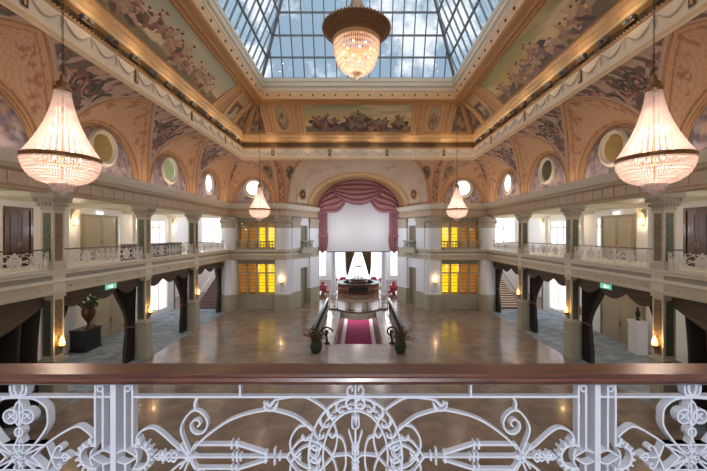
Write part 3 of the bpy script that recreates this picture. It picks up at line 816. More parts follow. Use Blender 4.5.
    b = MB(); b.box(s * 7.6, s * 11.6, 33.2, 33.3, ZF, 1.7); b.box(s * 7.6, s * 11.6, 31.95, 33.3, -2.4, -1.6); b.box(s * 7.6, s * 11.6, 31.95, 33.3, 1.6, 1.7)
    b.box(s * 11.6, s * 11.7, 31.9, 33.3, ZF, 1.7); b.box(s * 7.5, s * 7.6, 31.9, 33.3, ZF, 1.7)
    struct(b, 'wall_back', [M['tan']])
    # niche doors in the diagonal wall
    for lvl, (z0, z1) in enumerate(((ZF, -3.35), (-1.6, .9))):
        m = MB(); pp = pbox
        v0, v1 = .37, .57
        vs = [dpt(s, v0, -.22, z0), dpt(s, v1, -.22, z0), dpt(s, v1, -.16, z0), dpt(s, v0, -.16, z0), dpt(s, v0, -.22, z1), dpt(s, v1, -.22, z1), dpt(s, v1, -.16, z1), dpt(s, v0, -.16, z1)]
        m.add(vs, [(0, 3, 2, 1), (4, 5, 6, 7), (0, 1, 5, 4), (1, 2, 6, 5), (2, 3, 7, 6), (3, 0, 4, 7)], 0)
        pts = [dpt(s, v0, -.1, z0), dpt(s, v0, -.1, z1), dpt(s, v1, -.1, z1), dpt(s, v1, -.1, z0)]
        m.tube(pts, .07, 4, 1)
        o = struct(m, 'door_2', [M['doorf'], M['door']])
        h = MB(); h.ball(dpt(s, v1 - .03, -.1, z0 + 1.05), .05); h.build('handle', [M['brass']], o)

# small balconies: balustrades of turned balusters
def balustrade(name, label, pf, L, grp, n):
    """pf(a, off, z) world point, a in 0..L"""
    t = thing(name, label, 'balustrade', pf(L / 2, 0, -1.40), 0, grp)
    o0 = Vector(t.location)
    def q(a, off, z): return tuple(Vector(pf(a, off, z)) - o0)
    for nmz, z0, z1, w in (('top_rail', -.72, -.60, .16), ('bottom_rail', -1.39, -1.27, .14)):
        m = MB(); m.beam(q(0, 0, (z0 + z1) / 2), q(L, 0, (z0 + z1) / 2), w * 2, z1 - z0); m.build(nmz, [M['sage']] if nmz == 'top_rail' else [M['sagel']], t)
    b0 = None
    for i in range(n):
        p = q(L * (i + .5) / n, 0, -1.27)
        if b0 is None:
            m = MB(); m.lathe([(.05, 0), (.05, .05), (.03, .08), (.075, .2), (.06, .3), (.03, .42), (.03, .46), (.05, .5), (.05, .55)], 0, 0, 0, 8)
            b0 = m.build('baluster', [M['sagel']], t, smooth=True); b0.location = p
        else:
            c = b0.copy(); C.objects.link(c); c.parent = t; c.location = p
for s in (-1, 1):
    sd = 'left' if s < 0 else 'right'
    balustrade('balcony_balustrade', 'olive stone balustrade below the yellow upstairs windows on the %s' % sd, lambda a, off, z, s=s: (s * (7.9 + a), 31.3, z), 3.5, None, 13)
    balustrade('balcony_balustrade', 'small olive balcony balustrade beside the mauve stage curtain, %s' % sd, lambda a, off, z, s=s: dpt(s, .30 + a / 4.8, .32, z), 1.9, None, 7)
    m = MB()
    v = [dpt(s, .26, 0, -1.85), dpt(s, .74, 0, -1.85), dpt(s, .74, .5, -1.85), dpt(s, .26, .5, -1.85), dpt(s, .26, 0, -1.4), dpt(s, .74, 0, -1.4), dpt(s, .74, .5, -1.4), dpt(s, .26, .5, -1.4)]
    m.add(v, [(0, 3, 2, 1), (4, 5, 6, 7), (0, 1, 5, 4), (1, 2, 6, 5), (2, 3, 7, 6), (3, 0, 4, 7)], 0); struct(m, 'trim_5', [M['sagel']])

# ------------------------------------------------------------------ columns
def make_column():
    t = thing('column', '', 'column', (0, 0, ZF), 0, 'mosaic panelled columns')
    z = lambda a: a - ZF
    w = .245
    m = MB(); m.box(-.34, .34, -.34, .34, 0, .22); m.box(-.31, .31, -.31, .31, .22, 1.98); m.box(-.35, .35, -.35, .35, 1.98, 2.08)
    for sx, sy in ((1, 0), (-1, 0), (0, 1), (0, -1)): m.box(*((sx * .305, sx * .33, -.2, .2) if sx else (-.2, .2, sy * .305, sy * .33)), .45, 1.75)
    m.build('pedestal', [M['sagel']], t)
    m = MB(); m.box(-w, w, -w, w, 2.08, z(-2.34)); m.box(-.29, .29, -.29, .29, z(-2.5), z(-2.36)); m.build('lower_shaft', [M['cream']], t)
    m = MB(); m.box(-w - .03, w + .03, -w - .03, w + .03, z(-2.36), z(-1.40)); m.build('fascia_block', [M['cream2']], t)
    m = MB(); m.box(-w, w, -w, w, z(-1.40), z(1.0)); m.box(-.3, .3, -.3, .3, z(-1.38), z(-1.15)); m.build('upper_shaft', [M['cream']], t)
    m = MB()
    m.box(-.27, .27, -.27, .27, z(.95), z(1.03))
    prof = [(.26, 1.03), (.28, 1.1), (.27, 1.2), (.30, 1.3), (.36, 1.4), (.42, 1.46)]
    vs = []
    for r, zz in prof: vs += [(-r, -r, z(zz)), (r, -r, z(zz)), (r, r, z(zz)), (-r, r, z(zz))]
    m.add(vs, [(i * 4 + j, i * 4 + (j + 1) % 4, i * 4 + 4 + (j + 1) % 4, i * 4 + 4 + j) for i in range(5) for j in range(4)])
    m.box(-.45, .45, -.45, .45, z(1.46), z(1.62))
    for sx in (-1, 1):
        for sy in (-1, 1):
            m.ball((sx * .36, sy * .36, z(1.38)), .1, 8, 6); m.ball((sx * .30, sy * .30, z(1.18)), .07, 8, 6)
    for a in (-.14, 0, .14):
        for sg in (-1, 1): m.ball((a, sg * .3, z(1.22)), .07, 6, 5, sz=1.6); m.ball((sg * .3, a, z(1.22)), .07, 6, 5, sz=1.6)
    m.build('capital', [M['cap']], t)
    for sg in (-1, 1):
        for z0, z1 in ((2.25, z(-2.6)), (z(-1.05), z(.85))):
            m = MB(); m.box(-.15, .15, sg * w, sg * (w + .012), z0, z1); m.build('green_panel', [M['green']], t, label='dark green mosaic panel')
            m = MB(); m.box(sg * w, sg * (w + .012), -.16, .16, z0, z1); m.build('gold_panel', [M['goldm']], t, label='golden brown mosaic panel')
    return t
col0 = make_column(); first = True
ordn = ['', 'first', 'second', 'third', 'fourth']
desc = {1: 'out of frame bay', 2: 'nearest in view, beside the big chandelier', 3: 'second from the camera', 4: 'third from the camera'}
for s in (-1, 1):
    for k in (1, 2, 3, 4):
        lab = 'cream column with mosaic panels in the %s arcade, %s' % ('left' if s < 0 else 'right', desc[k])
        if first: col0.location = (s * 12.245, COLY[k], ZF); col0['label'] = lab; first = False
        else: dup(col0, (s * 12.245, COLY[k], ZF), 0, lab)

# ------------------------------------------------------------------ wrought iron railing pattern
PX = 1.5 / F
def cr(pts, n=5, closed=False):
    P = [Vector(p) for p in pts]; out = []; k = len(P)
    for i in range(k if closed else k - 1):
        p0 = P[(i - 1) % k] if (closed or i > 0) else P[0]; p1 = P[i]; p2 = P[(i + 1) % k]; p3 = P[(i + 2) % k] if (closed or i + 2 < k) else P[-1]
        for j in range(n):
            t = j / n
            out.append(.5 * ((2 * p1) + (p2 - p0) * t + (2 * p0 - 5 * p1 + 4 * p2 - p3) * t * t + (3 * p1 - p0 - 3 * p2 + p3) * t ** 3))
    if not closed: out.append(P[-1])
    return out
def strip(m, pts, w, dp, closed=False, y0=0):
    k = len(pts); vs = []
    for i, p in enumerate(pts):
        a = pts[(i - 1) % k] if (closed or i > 0) else p; b = pts[(i + 1) % k] if (closed or i < k - 1) else p
        t = b - a; t = t / (t.length or 1); n = Vector((-t.y, t.x))
        for sg, d in ((1, 0), (-1, 0), (-1, 1), (1, 1)):
            q = p + n * (sg * w / 2); vs.append((q.x * PX, y0 + d * dp, q.y * PX))
    fs = []
    for i in range(k if closed else k - 1):
        a = i * 4; b = ((i + 1) % k) * 4
        for j in range(4): fs.append((a + j, b + j, b + (j + 1) % 4, a + (j + 1) % 4))
    if not closed: fs += [(3, 2, 1, 0), tuple((k - 1) * 4 + j for j in range(4))]
    m.add(vs, fs)
def mir(pts, cx=None, v=False):
    return [((2 * cx - x) if cx is not None else x, -z if v else z) for x, z in pts]
def ell(cx, cz, a, b, n=28): return [(cx + a * math.cos(2 * PI * i / n), cz + b * math.sin(2 * PI * i / n)) for i in range(n)]
def vm(c): return [c, mir(c, v=True)]
def rail_curves(det=1):
    MED, SCR, POST, STAR = [], [], [], []      # (pts, closed, w, smooth)
    def add(L, pts, closed=False, w=2.1, smo=True): L.append((pts, closed, w, smo))
    def addm(L, pts, cx=0, v=True, **k):
        for c in (vm(pts) if v else [pts]):
            add(L, c, **k)
            if cx is not None: add(L, mir(c, cx), **k)
    add(MED, ell(0, 0, 47, 60, 40), True, 2.4, False); add(MED, ell(0, 0, 32.6, 46.6, 36), True, 2.2, False)
    for i in range(26):                          # vine leaves between the two ovals
        a = 2 * PI * (i + .5) / 26; x, z = 39.8 * math.cos(a), 53.3 * math.sin(a); tx, tz = -39.8 * math.sin(a), 53.3 * math.cos(a); L = math.hypot(tx, tz); tx /= L; tz /= L
        if z < 0: tx, tz = tx, tz
        if x > 0: pass
        nx, nz = -tz, tx; sg = 1 if x < 0 else -1
        tx *= -sg; tz *= -sg
        if det:
            add(MED, [(x - tx * 5, z - tz * 5), (x + nx * 1, z + nz * 1), (x + tx * 5, z + tz * 5)], w=1.6)
            add(MED, [(x, z), (x + tx * 2 + nx * 4, z + tz * 2 + nz * 4), (x + tx * 5 + nx * 4.6, z + tz * 5 + nz * 4.6)], w=2.6)
            add(MED, [(x, z), (x + tx * 2 - nx * 4, z + tz * 2 - nz * 4), (x + tx * 5 - nx * 4.6, z + tz * 5 - nz * 4.6)], w=2.6)
    addm(MED, [(-85.6, 52), (-80, 57), (-67.8, 59.3), (-57, 60), (-47.4, 58.5), (-30.4, 47.5), (-22.7, 35.5), (-18.4, 21), (-20, 8), (-23.6, 0)])
    addm(MED, [(-42.4, 26), (-47.4, 31.3), (-57.6, 29.6), (-65, 18), (-64.4, 6), (-57, -6), (-46, -12)])
    addm(MED, [(-68.6, 0), (-57.6, 14.3), (-49.4, 17), (-35.4, 12.6), (-22.7, 0)])
    addm(MED, [(-18.4, 21), (-13, 18), (-10, 9), (-9.6, 0)])
    add(MED, [(-24, 0), (-14, 1.5), (-6, 1.5), (0, -3), (6, 1.5), (14, 1.5), (24, 0)])
    add(MED, [(0, 61), (0, -61)], w=2.6, smo=False)
    addm(MED, [(0, 8), (-3, 14), (-6.6, 26)]); addm(MED, [(0, 28), (-3.4, 31), (-3, 42)], w=1.8); addm(MED, [(0, 28), (-1.5, 40), (0, 43)], w=1.8)
    for z in (10, 5, -5, -10): add(MED, ell(0, z, 3.2, 2.4, 8), True, 2, False)
    addm(MED, [(-1, 61), (-7, 62), (-8, 68), (-4, 71), (-3, 66)], v=False); addm(MED, [(-4, 71), (-7, 74)], v=False); add(MED, [(0, 60), (0, 74)], w=2)
    add(MED, ell(-41, 6, 5, 6, 12), True, 1.8, False); add(MED, ell(41, 6, 5, 6, 12), True, 1.8, False); add(MED, ell(-41, -7, 5, 6, 12), True, 1.8, False); add(MED, ell(41, -7, 5, 6, 12), True, 1.8, False)
    # leaf spurs around the side loops
    for x, z in ((-59, 0), (-50, 17), (-86, 51), (-23, 20)): addm(MED, [(x - 4, z + 4), (x, z), (x + 4, z + 4)], w=2.4)
    addm(MED, [(-92, 51), (-88, 47), (-83, 47), (-80, 52)], w=2.4); addm(MED, [(-90, 47), (-92, 55)], w=2); addm(MED, [(-80, 47), (-78, 55)], w=2)
    # scrollwork between medallion and posts
    addm(SCR, [(-168.2, -1), (-155, 16), (-133, 33), (-115, 41.5), (-93.4, 46.6), (-81.4, 46.6), (-59.4, 39.8), (-42.4, 26)])
    addm(SCR, [(-186, 0), (-68, 0)], v=False, w=2.2, smo=False)
    addm(SCR, [(-176, -12), (-168, 0), (-162, 12), (-120, 12)], smo=False, w=2.4); addm(SCR, [(-120, 13), (-88, 3)], smo=False, w=2.6)
    for x, hh in ((-119, 5), (-123, 4), (-115, 3.5), (-90, 6), (-81, 8), (-76, 4)): addm(SCR, [(x, -hh), (x, hh)], v=False, w=2.2, smo=False)
    for x in (-119, -124): addm(SCR, [(x, 8), (x, 16)], w=2.4, smo=False)
    addm(SCR, [(-162, -8), (-173, 18), (-175, 29.6), (-169, 41.5), (-160.6, 46.6), (-152, 41.5), (-148.7, 33), (-152, 25.3), (-159, 22.8), (-164.8, 27), (-164.8, 34), (-159, 37.2), (-156, 33), (-159, 30)])
    addm(SCR, [(-158.4, 60), (-161, 54), (-160.4, 47)], w=2.8)
    addm(SCR, [(-160, 0), (-177, 8), (-196, 24.5), (-206, 29), (-216.7, 24.5), (-220, 16), (-216, 12)])
    addm(SCR, [(-168, 0), (-199, 0)], v=False, smo=False); add(SCR, [(-193, -6), (-193, 6)]); add(SCR, [(193, -6), (193, 6)])
    for x in (-198, -193, -187, -182): addm(SCR, [(x - 4, 0), (x, 4.4 if x > -190 else 3), (x + 3, 1)], w=2)
    addm(SCR, [(-224, 60.5), (0, 60.5)], w=2.6, smo=False)
    for x in (116, -116): add(SCR, [(x, 60), (x, 75)], w=2.6, smo=False)
    # star half to the posts
    S0 = -337.5
    for base in (S0, -S0):
        def st(pts, **k):
            v = k.pop('v', True)
            for c in (vm(pts) if v else [pts]):
                cc = [(base + x, z) for x, z in c]; add(STAR, cc, **k)
                add(STAR, mir(cc, base), **k)
        st([(0, 60), (16, 58.5), (27, 51), (29.5, 41), (28, 29.6), (16, 13), (4, 2)], w=2.4)
        add(STAR, [(base - 95, 60.5), (base + 95, 60.5)], False, 2.6, False); add(STAR, [(base - 95, -60.5), (base + 95, -60.5)], False, 2.6, False)
        st([(73.9, 19.4), (67, 26), (57, 30.4), (40, 22), (24.5, 11), (12, -1)], w=2.2)
        for zz in (1, -1):
            add(STAR, ell(base - 8, zz * 41, 7, 7, 14), True, 2.2, False); add(STAR, ell(base + 8, zz * 41, 7, 7, 14), True, 2.2, False); add(STAR, ell(base, zz * 44, 4.5, 12, 14), True, 2.0, False); add(STAR, ell(base, zz * 25, 4, 4.5, 10), True, 2.2, False)
            for q in (-8, 8): add(STAR, [(base + q - 3, zz * 38), (base + q + 3, zz * 44)], w=1.8); add(STAR, [(base + q - 3, zz * 44), (base + q + 3, zz * 38)], w=1.8)
        st([(0, 20), (4.5, 10), (0, 3)], smo=False); st([(-28, 12.6), (28, 12.6)], smo=False); st([(28, -12.6), (0, 0)], smo=False)
        add(STAR, ell(base, 0, 6.5, 6.5, 12), True, 2, False)
        st([(28, 12.6), (31, 5), (33, 0)]); st([(33, 0), (37, 9), (41, 11), (43, 8), (40, 6)]); st([(33, 0), (53, 0)], v=False, smo=False)
        st([(43, 0), (46, 3.5), (52, 0)])
        add(STAR, [(base, 60), (base, -60)], False, 2.2, False)
        for q in (-1, 1): add(STAR, [(base, 60), (base + q * 7, 64), (base + q * 8, 72)], w=3); add(STAR, [(base, 60), (base + q * 4, 68), (base + q * 3, 75)], w=3)
    # posts with side bars and toothed half rings
    for sgn in (-1, 1):
        pc = sgn * 241.9
        for q in (-1, 1):
            gx = pc + q * 23.5
            for zz in (1, -1):
                add(POST, [(pc + q * 18.5, zz * 11), (pc + q * 18.5, zz * 68), (pc + q * 16, zz * 73), (pc + q * 12, zz * 74)], w=2.6)
                add(POST, [(pc + q * 11, zz * 7), (pc + q * 11, zz * 72)], w=2.6, smo=False)
                add(POST, [(pc, zz * 3), (pc + q * 10, zz * 7), (pc + q * 17, zz * 4), (gx, 0)], w=2)
                add(POST, [(gx - q * 5, zz * 11), (gx, zz * 14), (gx + q * 1, zz * 19)], w=3)
            add(POST, [(gx + q * 11.5 * math.cos(a), 11.5 * math.sin(a)) for a in np.linspace(-1.75, 1.75, 13)], w=3, smo=False)
            add(POST, [(gx + q * 3 * math.cos(a) - q * 3, 8 * math.sin(a)) for a in np.linspace(-1.5, 1.5, 9)], w=2, smo=False)
            for a in np.linspace(-1.4, 1.4, 8): add(POST, [(gx + q * 11 * math.cos(a), 11 * math.sin(a)), (gx + q * 16 * math.cos(a), 16 * math.sin(a))], w=2.6, smo=False)
            add(POST, ell(pc + q * 13.5, 69, 3, 3, 8), True, 2, False)
    return MED, SCR, POST, STAR
def lay(m, L, dp, n, seen, y0=0):
    for ci, (pts, closed, w, smo) in enumerate(L):
        key = tuple((round(x, 1), round(z, 1)) for x, z in pts)
        if key in seen: continue
        seen.add(key)
        P = cr(pts, n, closed) if smo else [Vector(p) for p in pts]
        strip(m, P, w * WK, dp - .0009 * (ci % 5), closed, y0 + .0007 * (ci % 9))
MED, SCR, POST, STAR = rail_curves(); WK = .8
front = thing('front_balustrade', 'white wrought iron balustrade with polished mahogany handrail across the foreground', 'balustrade', ((355.4 - 358.3) * PX, 1.5, -1.0))
seen = set()
for nm_, L, dp in (('medallion', MED, .022), ('scrollwork', SCR, .027), ('bar_cluster', POST, .036), ('star_ornament', STAR, .034)):
    m = MB(); lay(m, L, dp, 5, seen)
    if nm_ == 'bar_cluster':   # the two clusters of bars are separate parts
        for sgn in (-1, 1):
            mm = MB(); lay(mm, [c for c in POST if (c[0][0][0] > 0) == (sgn > 0)], dp, 5, set()); mm.build('bar_cluster', [M['iron']], front)
    elif nm_ == 'star_ornament':
        for sgn in (-1, 1):
            mm = MB(); lay(mm, [c for c in STAR if (c[0][0][0] > 0) == (sgn > 0)], dp, 5, set()); mm.build('star_ornament', [M['iron']], front)
    else: m.build(nm_, [M['iron']], front)
for x in (-241.9, 241.9):
    m = MB(); m.box((x - 2.8) * PX, (x + 2.8) * PX, -.004, .06, -.64, .335); m.build('post', [M['iron']], front)
m = MB()
prof = [(-.062, .358), (-.058, .348), (-.046, .338), (.07, .338), (.085, .35), (.085, .378), (.078, .385), (-.045, .385), (-.05, .376), (-.058, .372)]
vs = []
for x in (-3.1, 3.1): vs += [(x, a + .02, b) for a, b in prof]
k = len(prof)
m.add(vs, [(i, (i + 1) % k, k + (i + 1) % k, k + i) for i in range(k)] + [tuple(range(k - 1, -1, -1)), tuple(range(k, 2 * k))])
m.build('handrail', [M['mahog']], front)
m = MB(); m.box(-3.1, 3.1, -.01, .05, -.645, -.61)
m.build('bottom_rail', [M['iron']], front)

# gallery railings: the same pattern, smaller modules, one shared mesh per part
def make_gallery_rail():
    t = thing('gallery_railing', '', 'railing', (0, 0, 0), 0, 'white iron gallery railings')
    global WK
    WK = 1.5; one = MB(); seen = set(); lay(one, MED, .03, 3, seen); lay(one, SCR, .03, 3, seen); lay(one, POST, .03, 3, seen); lay(one, STAR, .03, 3, seen)
    m = MB(); sc = 5.16 / 2 / (675 * PX)
    for c in (-1.29, 1.29):
        m.add([(x * sc + c, y, z * 1.0 + .42) for x, y, z in one.v if True], one.f)
    # clip to the bay by squeezing what sticks out
    m.v = [(max(-2.6, min(2.6, x)), y, z) for x, y, z in m.v]
    m.build('iron_panel', [M['railw']], t)
    b = MB(); b.box(-2.62, 2.62, -.05, .06, .80, .85); b.build('handrail', [M['darkwood']], t)
    b = MB(); b.box(-2.62, 2.62, -.01, .05, .03, .07); b.build('bottom_rail', [M['railw']], t)
    return t
gr = make_gallery_rail(); first = True
bayn = {1: 'bay nearest the camera', 2: 'second bay, before the double doors', 3: 'third bay', 4: 'far bay by the corner'}
for s in (-1, 1):
    for k in (1, 2, 3, 4):
        loc = (s * 12.15, (COLY[k] + COLY[k + 1]) / 2, -1.42); rz = PI / 2 if s < 0 else -PI / 2
        lab = 'white iron railing with dark handrail on the %s gallery, %s' % ('left' if s < 0 else 'right', bayn[k])
        if first: gr.location = loc; gr.rotation_euler = (0, 0, rz); gr['label'] = lab; first = False
        else: dup(gr, loc, rz, lab)

# ------------------------------------------------------------------ curtains of the arcade
def drape(name, label, s, y0, dirn, top_w, tie_w, bot_w, ztie=-5.0, grp='dark arcade drapes', zb=ZF + .03, matk='velvet', xo=12.66):
    t = thing(name, label, 'curtain', (s * xo, y0, ZF), 0, grp)
    m = MB()
    def wid(z):
        if z > ztie: return tie_w + (top_w - tie_w) * sm(ztie, -2.35, z) ** 1.1
        return tie_w + (bot_w - tie_w) * sm(ztie, zb, z) if False else tie_w + (bot_w - tie_w) * min(1, (ztie - z) / 1.4)
    def fn(u, w):
        z = -2.38 + (zb + 2.38) * w; W = wid(z)
        return (.11 * math.cos(u * 2 * PI * 7) * (.6 + .5 * W), dirn * W * u, z - ZF)
    m.grid(fn, 98, 26)
    m.build('drape', [M[matk]], t, smooth=True)
    if tie_w < top_w * .9:
        m = MB(); m.tube([(.17 * math.cos(a), dirn * (tie_w / 2 + tie_w * .6 * math.sin(a)), ztie - ZF - .12 * math.cos(a * 1)) for a in np.linspace(0, 2 * PI, 17)[:-1]], .045, 6, 0, True)
        m.build('tieback', [M['velvet2']], t)
def valance(label, s, y0, y1, n, drop):
    t = thing('valance', label, 'valance', (s * 12.36, y0, -2.37), 0, 'swagged valances above the arcade')
    W = (y1 - y0) / n
    for k in range(n):
        m = MB()
        def fn(u, w, k=k):
            a = (k + u * 1.08 - .04) * W; sag = math.sin(PI * max(0, min(1, u)))
            z = -.02 - (.30 + drop * sag) * w
            return (s * (-.03 + .05 * math.sin(w * PI * 7) * sag * w) , a, z)
        m.grid(fn, 18, 22); m.build('swag', [M['velvet2'], ], t, smooth=True)
for s in (-1, 1):
    sd = 'left' if s < 0 else 'right'
    nmb = {1: 'first', 2: 'second', 3: 'third', 4: 'fourth'}
    for k in (1, 2, 3, 4):
        y0 = COLY[k] + .26; y1 = COLY[k + 1] - .26; bn = '%s %s arcade bay from the camera' % (nmb[k], sd)
        if k == 1:
            drape('curtain', 'closed black velvet curtain filling the %s' % bn, s, y0, 1, y1 - y0, (y1 - y0) * .97, (y1 - y0) * .98, xo=12.8)
            valance('dark swag of brown velvet over the %s' % bn, s, y0, y1, 1, 1.0)
        else:
            if k == 4: y1 = 30.75
            drape('curtain', 'gathered dark drape on the near side of the %s' % bn, s, y0, 1, 1.0 if k < 4 else .8, .3, .4, -4.9)
            drape('curtain', 'gathered dark drape on the far side of the %s' % bn, s, y1, -1, 1.75 if k < 4 else 1.3, .62 if k < 4 else .5, .8)
            valance('scalloped dark valance over the %s' % bn, s, y0, y1, 3, .42)
# ------------------------------------------------------------------ chandeliers
def make_chandelier(nst=100):
    """hung from its chain; origin at the bottom of the finial"""
    t = thing('chandelier', '', 'chandelier', (0, 0, 0))
    R = .83; zr = 1.0
    m = MB()
    def prof(q):  # skirt of bead strings from cap to rim
        return (.17 + (R - .17) * (.30 * q + .70 * q ** 2.1), 2.80 - (2.80 - zr) * q)
    for i in range(nst):
        a = 2 * PI * i / nst; pts = []
        for j in range(13):
            r, z = prof(j / 12); pts.append((r * math.cos(a), r * math.sin(a), z))
        m.tube(pts, [.003 + .003 * (j % 2) + .012 * j / 12 for j in range(13)], 4)
    m.build('bead_skirt', [M['crystal']], t)
    m = MB()
    for i in range(84):
        a = 2 * PI * i / 84; pts = []; rr = []
        for j in range(17):
            th = PI / 2 * j / 16; r = R * .97 * math.cos(th) ** .6 + .02; z = zr - .06 - .64 * math.sin(th) ** 1.15
            pts.append((r * math.cos(a), r * math.sin(a), z)); rr.append((.030 if j % 2 else .016) * (.35 + .65 * math.cos(th)))
        m.tube(pts, rr, 4)
    for th in np.linspace(.1, 1.2, 9):
        r = R * .97 * math.cos(th) ** .6 + .02; z = zr - .06 - .64 * math.sin(th) ** 1.15
        m.tube([(r * math.cos(a), r * math.sin(a), z) for a in np.linspace(0, 2 * PI, 41)[:-1]], .012, 4, 0, True)
    m.build('bead_bowl', [M['crystal']], t)
    m = MB()
    for z, r in ((zr, R), (zr - .05, R - .01)): m.lathe([(r - .02, z - .035), (r + .02, z - .03), (r + .03, z), (r + .01, z + .03), (r - .02, z + .035)], 0, 0, 0, 48)
    m.lathe([(.19, 2.76), (.21, 2.8), (.19, 2.86), (.13, 2.93), (.16, 2.98), (.08, 3.05), (.05, 3.2), (.02, 3.24)], 0, 0, 0, 20)
    m.tube([(0, 0, .3), (0, 0, 3.2)], .025, 8)
    m.build('brass_frame', [M['brass']], t, smooth=True)
    m = MB(); m.lathe([(.0, 0), (.04, .02), (.07, .06), (.12, .09), (.16, .13), (.20, .2), (.25, .25), (.27, .34), (.2, .36)], 0, 0, 0, 14)
    for i in range(14):
        a = 2 * PI * i / 14
        for r, z in ((.26, .26), (.2, .15)): m.ball((r * math.cos(a), r * math.sin(a), z), .035, 5, 4, sz=1.5)
    m.build('finial', [M['crystal']], t)
    m = MB(); n = 74; z = 3.24; L = .105
    while z < 9.75:
        k = int((z - 3.24) / .095)
        pts = [((.022 * math.cos(a)) if k % 2 else 0, 0 if k % 2 else .022 * math.cos(a), z + L / 2 + L / 2 * math.sin(a)) for a in np.linspace(0, 2 * PI, 9)[:-1]]
        m.tube(pts, .008, 4, 0, True); z += .095
    m.build('chain', [M['blackm']], t)
    bl = None
    for i in range(12):
        a = 2 * PI * i / 12; p = (.56 * math.cos(a), .56 * math.sin(a), 1.06) if i % 2 else (.28 * math.cos(a), .28 * math.sin(a), 1.75)
        if bl is None:
            m = MB(); m.lathe([(0, -.05), (.03, -.03), (.035, .01), (.02, .05), (0, .08)], 0, 0, 0, 8); bl = m.build('bulb', [M['bulb']], t, smooth=True); bl.location = p
        else:
            c = bl.copy(); C.objects.link(c); c.parent = t; c.location = p
    return t
ZB = 1.04
ch = make_chandelier(); first = True
CH = [(-7.88, 8.93, 'left foreground'), (7.88, 8.93, 'right foreground'), (-7.95, 27.0, 'far left, smaller in view'), (7.95, 27.0, 'far right, smaller in view')]
lights = []
def light(kind, loc, energy, col, size=.1, **k):
    d = bpy.data.lights.new('lamp_or_fill', kind); d.energy = energy; d.color = col
    if kind == 'POINT' or kind == 'SPOT': d.shadow_soft_size = size
    o = bpy.data.objects.new('lamp_or_fill', d); C.objects.link(o); o.location = loc
    return o
WARM = (1, .80, .64)
for x, y, nme in CH:
    lab = 'pink crystal bead chandelier on a long chain, %s' % nme
    if first: ch.location = (x, y, ZB); ch['label'] = lab; ch['group'] = 'crystal chandeliers hanging at the corners'; first = False
    else: dup(ch, (x, y, ZB), 0, lab)
    for zz, rr, ee in ((.75, .5, .45), (1.15, .4, .35), (1.7, .22, .14), (2.2, .12, .06)): light('POINT', (x, y, ZB + zz), CHE * ee, WARM, rr)
# the great central chandelier
cx, cy = -.1, 18.0; zb = 8.3
t = thing('central_chandelier', 'great crystal bowl chandelier under a wide pierced bronze crown, beneath the skylight', 'chandelier', (cx, cy, zb))
m = MB(); R = 1.17
for i in range(80):
    a = 2 * PI * i / 80; pts = []; rr = []
    for j in range(19):
        th = PI / 2 * j / 18; r = R * math.cos(th) ** .62 + .05; z = 1.95 - 1.6 * math.sin(th) ** 1.15
        pts.append((r * math.cos(a), r * math.sin(a), z)); rr.append((.042 if j % 2 else .014) * (.3 + .7 * math.cos(th)))
    m.tube(pts, rr, 4)
m.build('bead_bowl', [M['crystalc']], t)
m = MB(); m.lathe([(0, -.05), (.06, .02), (.16, .2), (.22, .34), (.2, .4), (.12, .46)], 0, 0, 0, 12); m.build('finial', [M['crystalc']], t)
m = MB(); m.lathe([(R + .02, 1.88), (R + .08, 1.92), (R + .1, 2.05), (R + .12, 2.3), (R + .06, 2.36), (R - .02, 2.36), (R - .02, 1.88)], 0, 0, 0, 48); m.build('amber_band', [M['gold']], t, smooth=True)
m = MB()
for r in (1.28, 1.36, 1.5, 1.62, 1.78): m.tube([(r * math.cos(a), r * math.sin(a), 2.42 + (r - 1.28) * 1.1) for a in np.linspace(0, 2 * PI, 61)[:-1]], .035 if r < 1.75 else .06, 5, 0, True)
for i in range(60):
    a = 2 * PI * i / 60
    m.tube([(r * math.cos(a + q), r * math.sin(a + q), 2.42 + (r - 1.28) * 1.1) for r, q in ((1.26, 0), (1.4, .06), (1.52, 0), (1.64, -.06), (1.78, 0))], .035, 4)
    m.tube([(r * math.cos(a + q), r * math.sin(a + q), 2.42 + (r - 1.28) * 1.1) for r, q in ((1.26, 0), (1.4, -.06), (1.52, 0), (1.64, .06), (1.78, 0))], .035, 4)
    m.ball((1.8 * math.cos(a), 1.8 * math.sin(a), 3.0), .07, 5, 4)
m.lathe([(1.2, 2.42), (1.5, 2.68), (1.74, 2.97)], 0, 0, 0, 48)
m.v = [(x, y, z - .3) for x, y, z in [(v[0], v[1], v[2] - (.5 if v[2] > 0 and False else 0)) for v in m.v]]
m.build('pierced_crown', [M['bronzer']], t)
m = MB(); m.lathe([(.55, 2.4), (.62, 2.7), (.66, 3.1), (.5, 3.3), (.42, 3.8), (.3, 4.2), (.12, 4.6), (.05, 5.6)], 0, 0, 0, 24)
for i in range(10):
    a = 2 * PI * i / 10; m.tube([(.5 * math.cos(a), .5 * math.sin(a), 2.6), (1.0 * math.cos(a), 1.0 * math.sin(a), 2.5), (1.3 * math.cos(a), 1.3 * math.sin(a), 2.4)], .04, 5)
m.build('hub', [M['bronzer']], t, smooth=True)
m = MB(); m.tube([(0, 0, 5.5), (0, 0, 13.5)], .03, 6); m.build('chain', [M['blackm']], t)
bl = None
for i in range(14):
    a = 2 * PI * i / 14; p = (.75 * math.cos(a), .75 * math.sin(a), 1.7 - .3 * (i % 2))
    if bl is None: m = MB(); m.ball((0, 0, 0), .05, 8, 6); bl = m.build('bulb', [M['bulb']], t); bl.location = p
    else: c = bl.copy(); C.objects.link(c); c.parent = t; c.location = p
light('POINT', (cx, cy, zb + 1.3), CCE * .7, WARM, .8); light('POINT', (cx, cy, zb + .8), CCE * .3, WARM, .3)

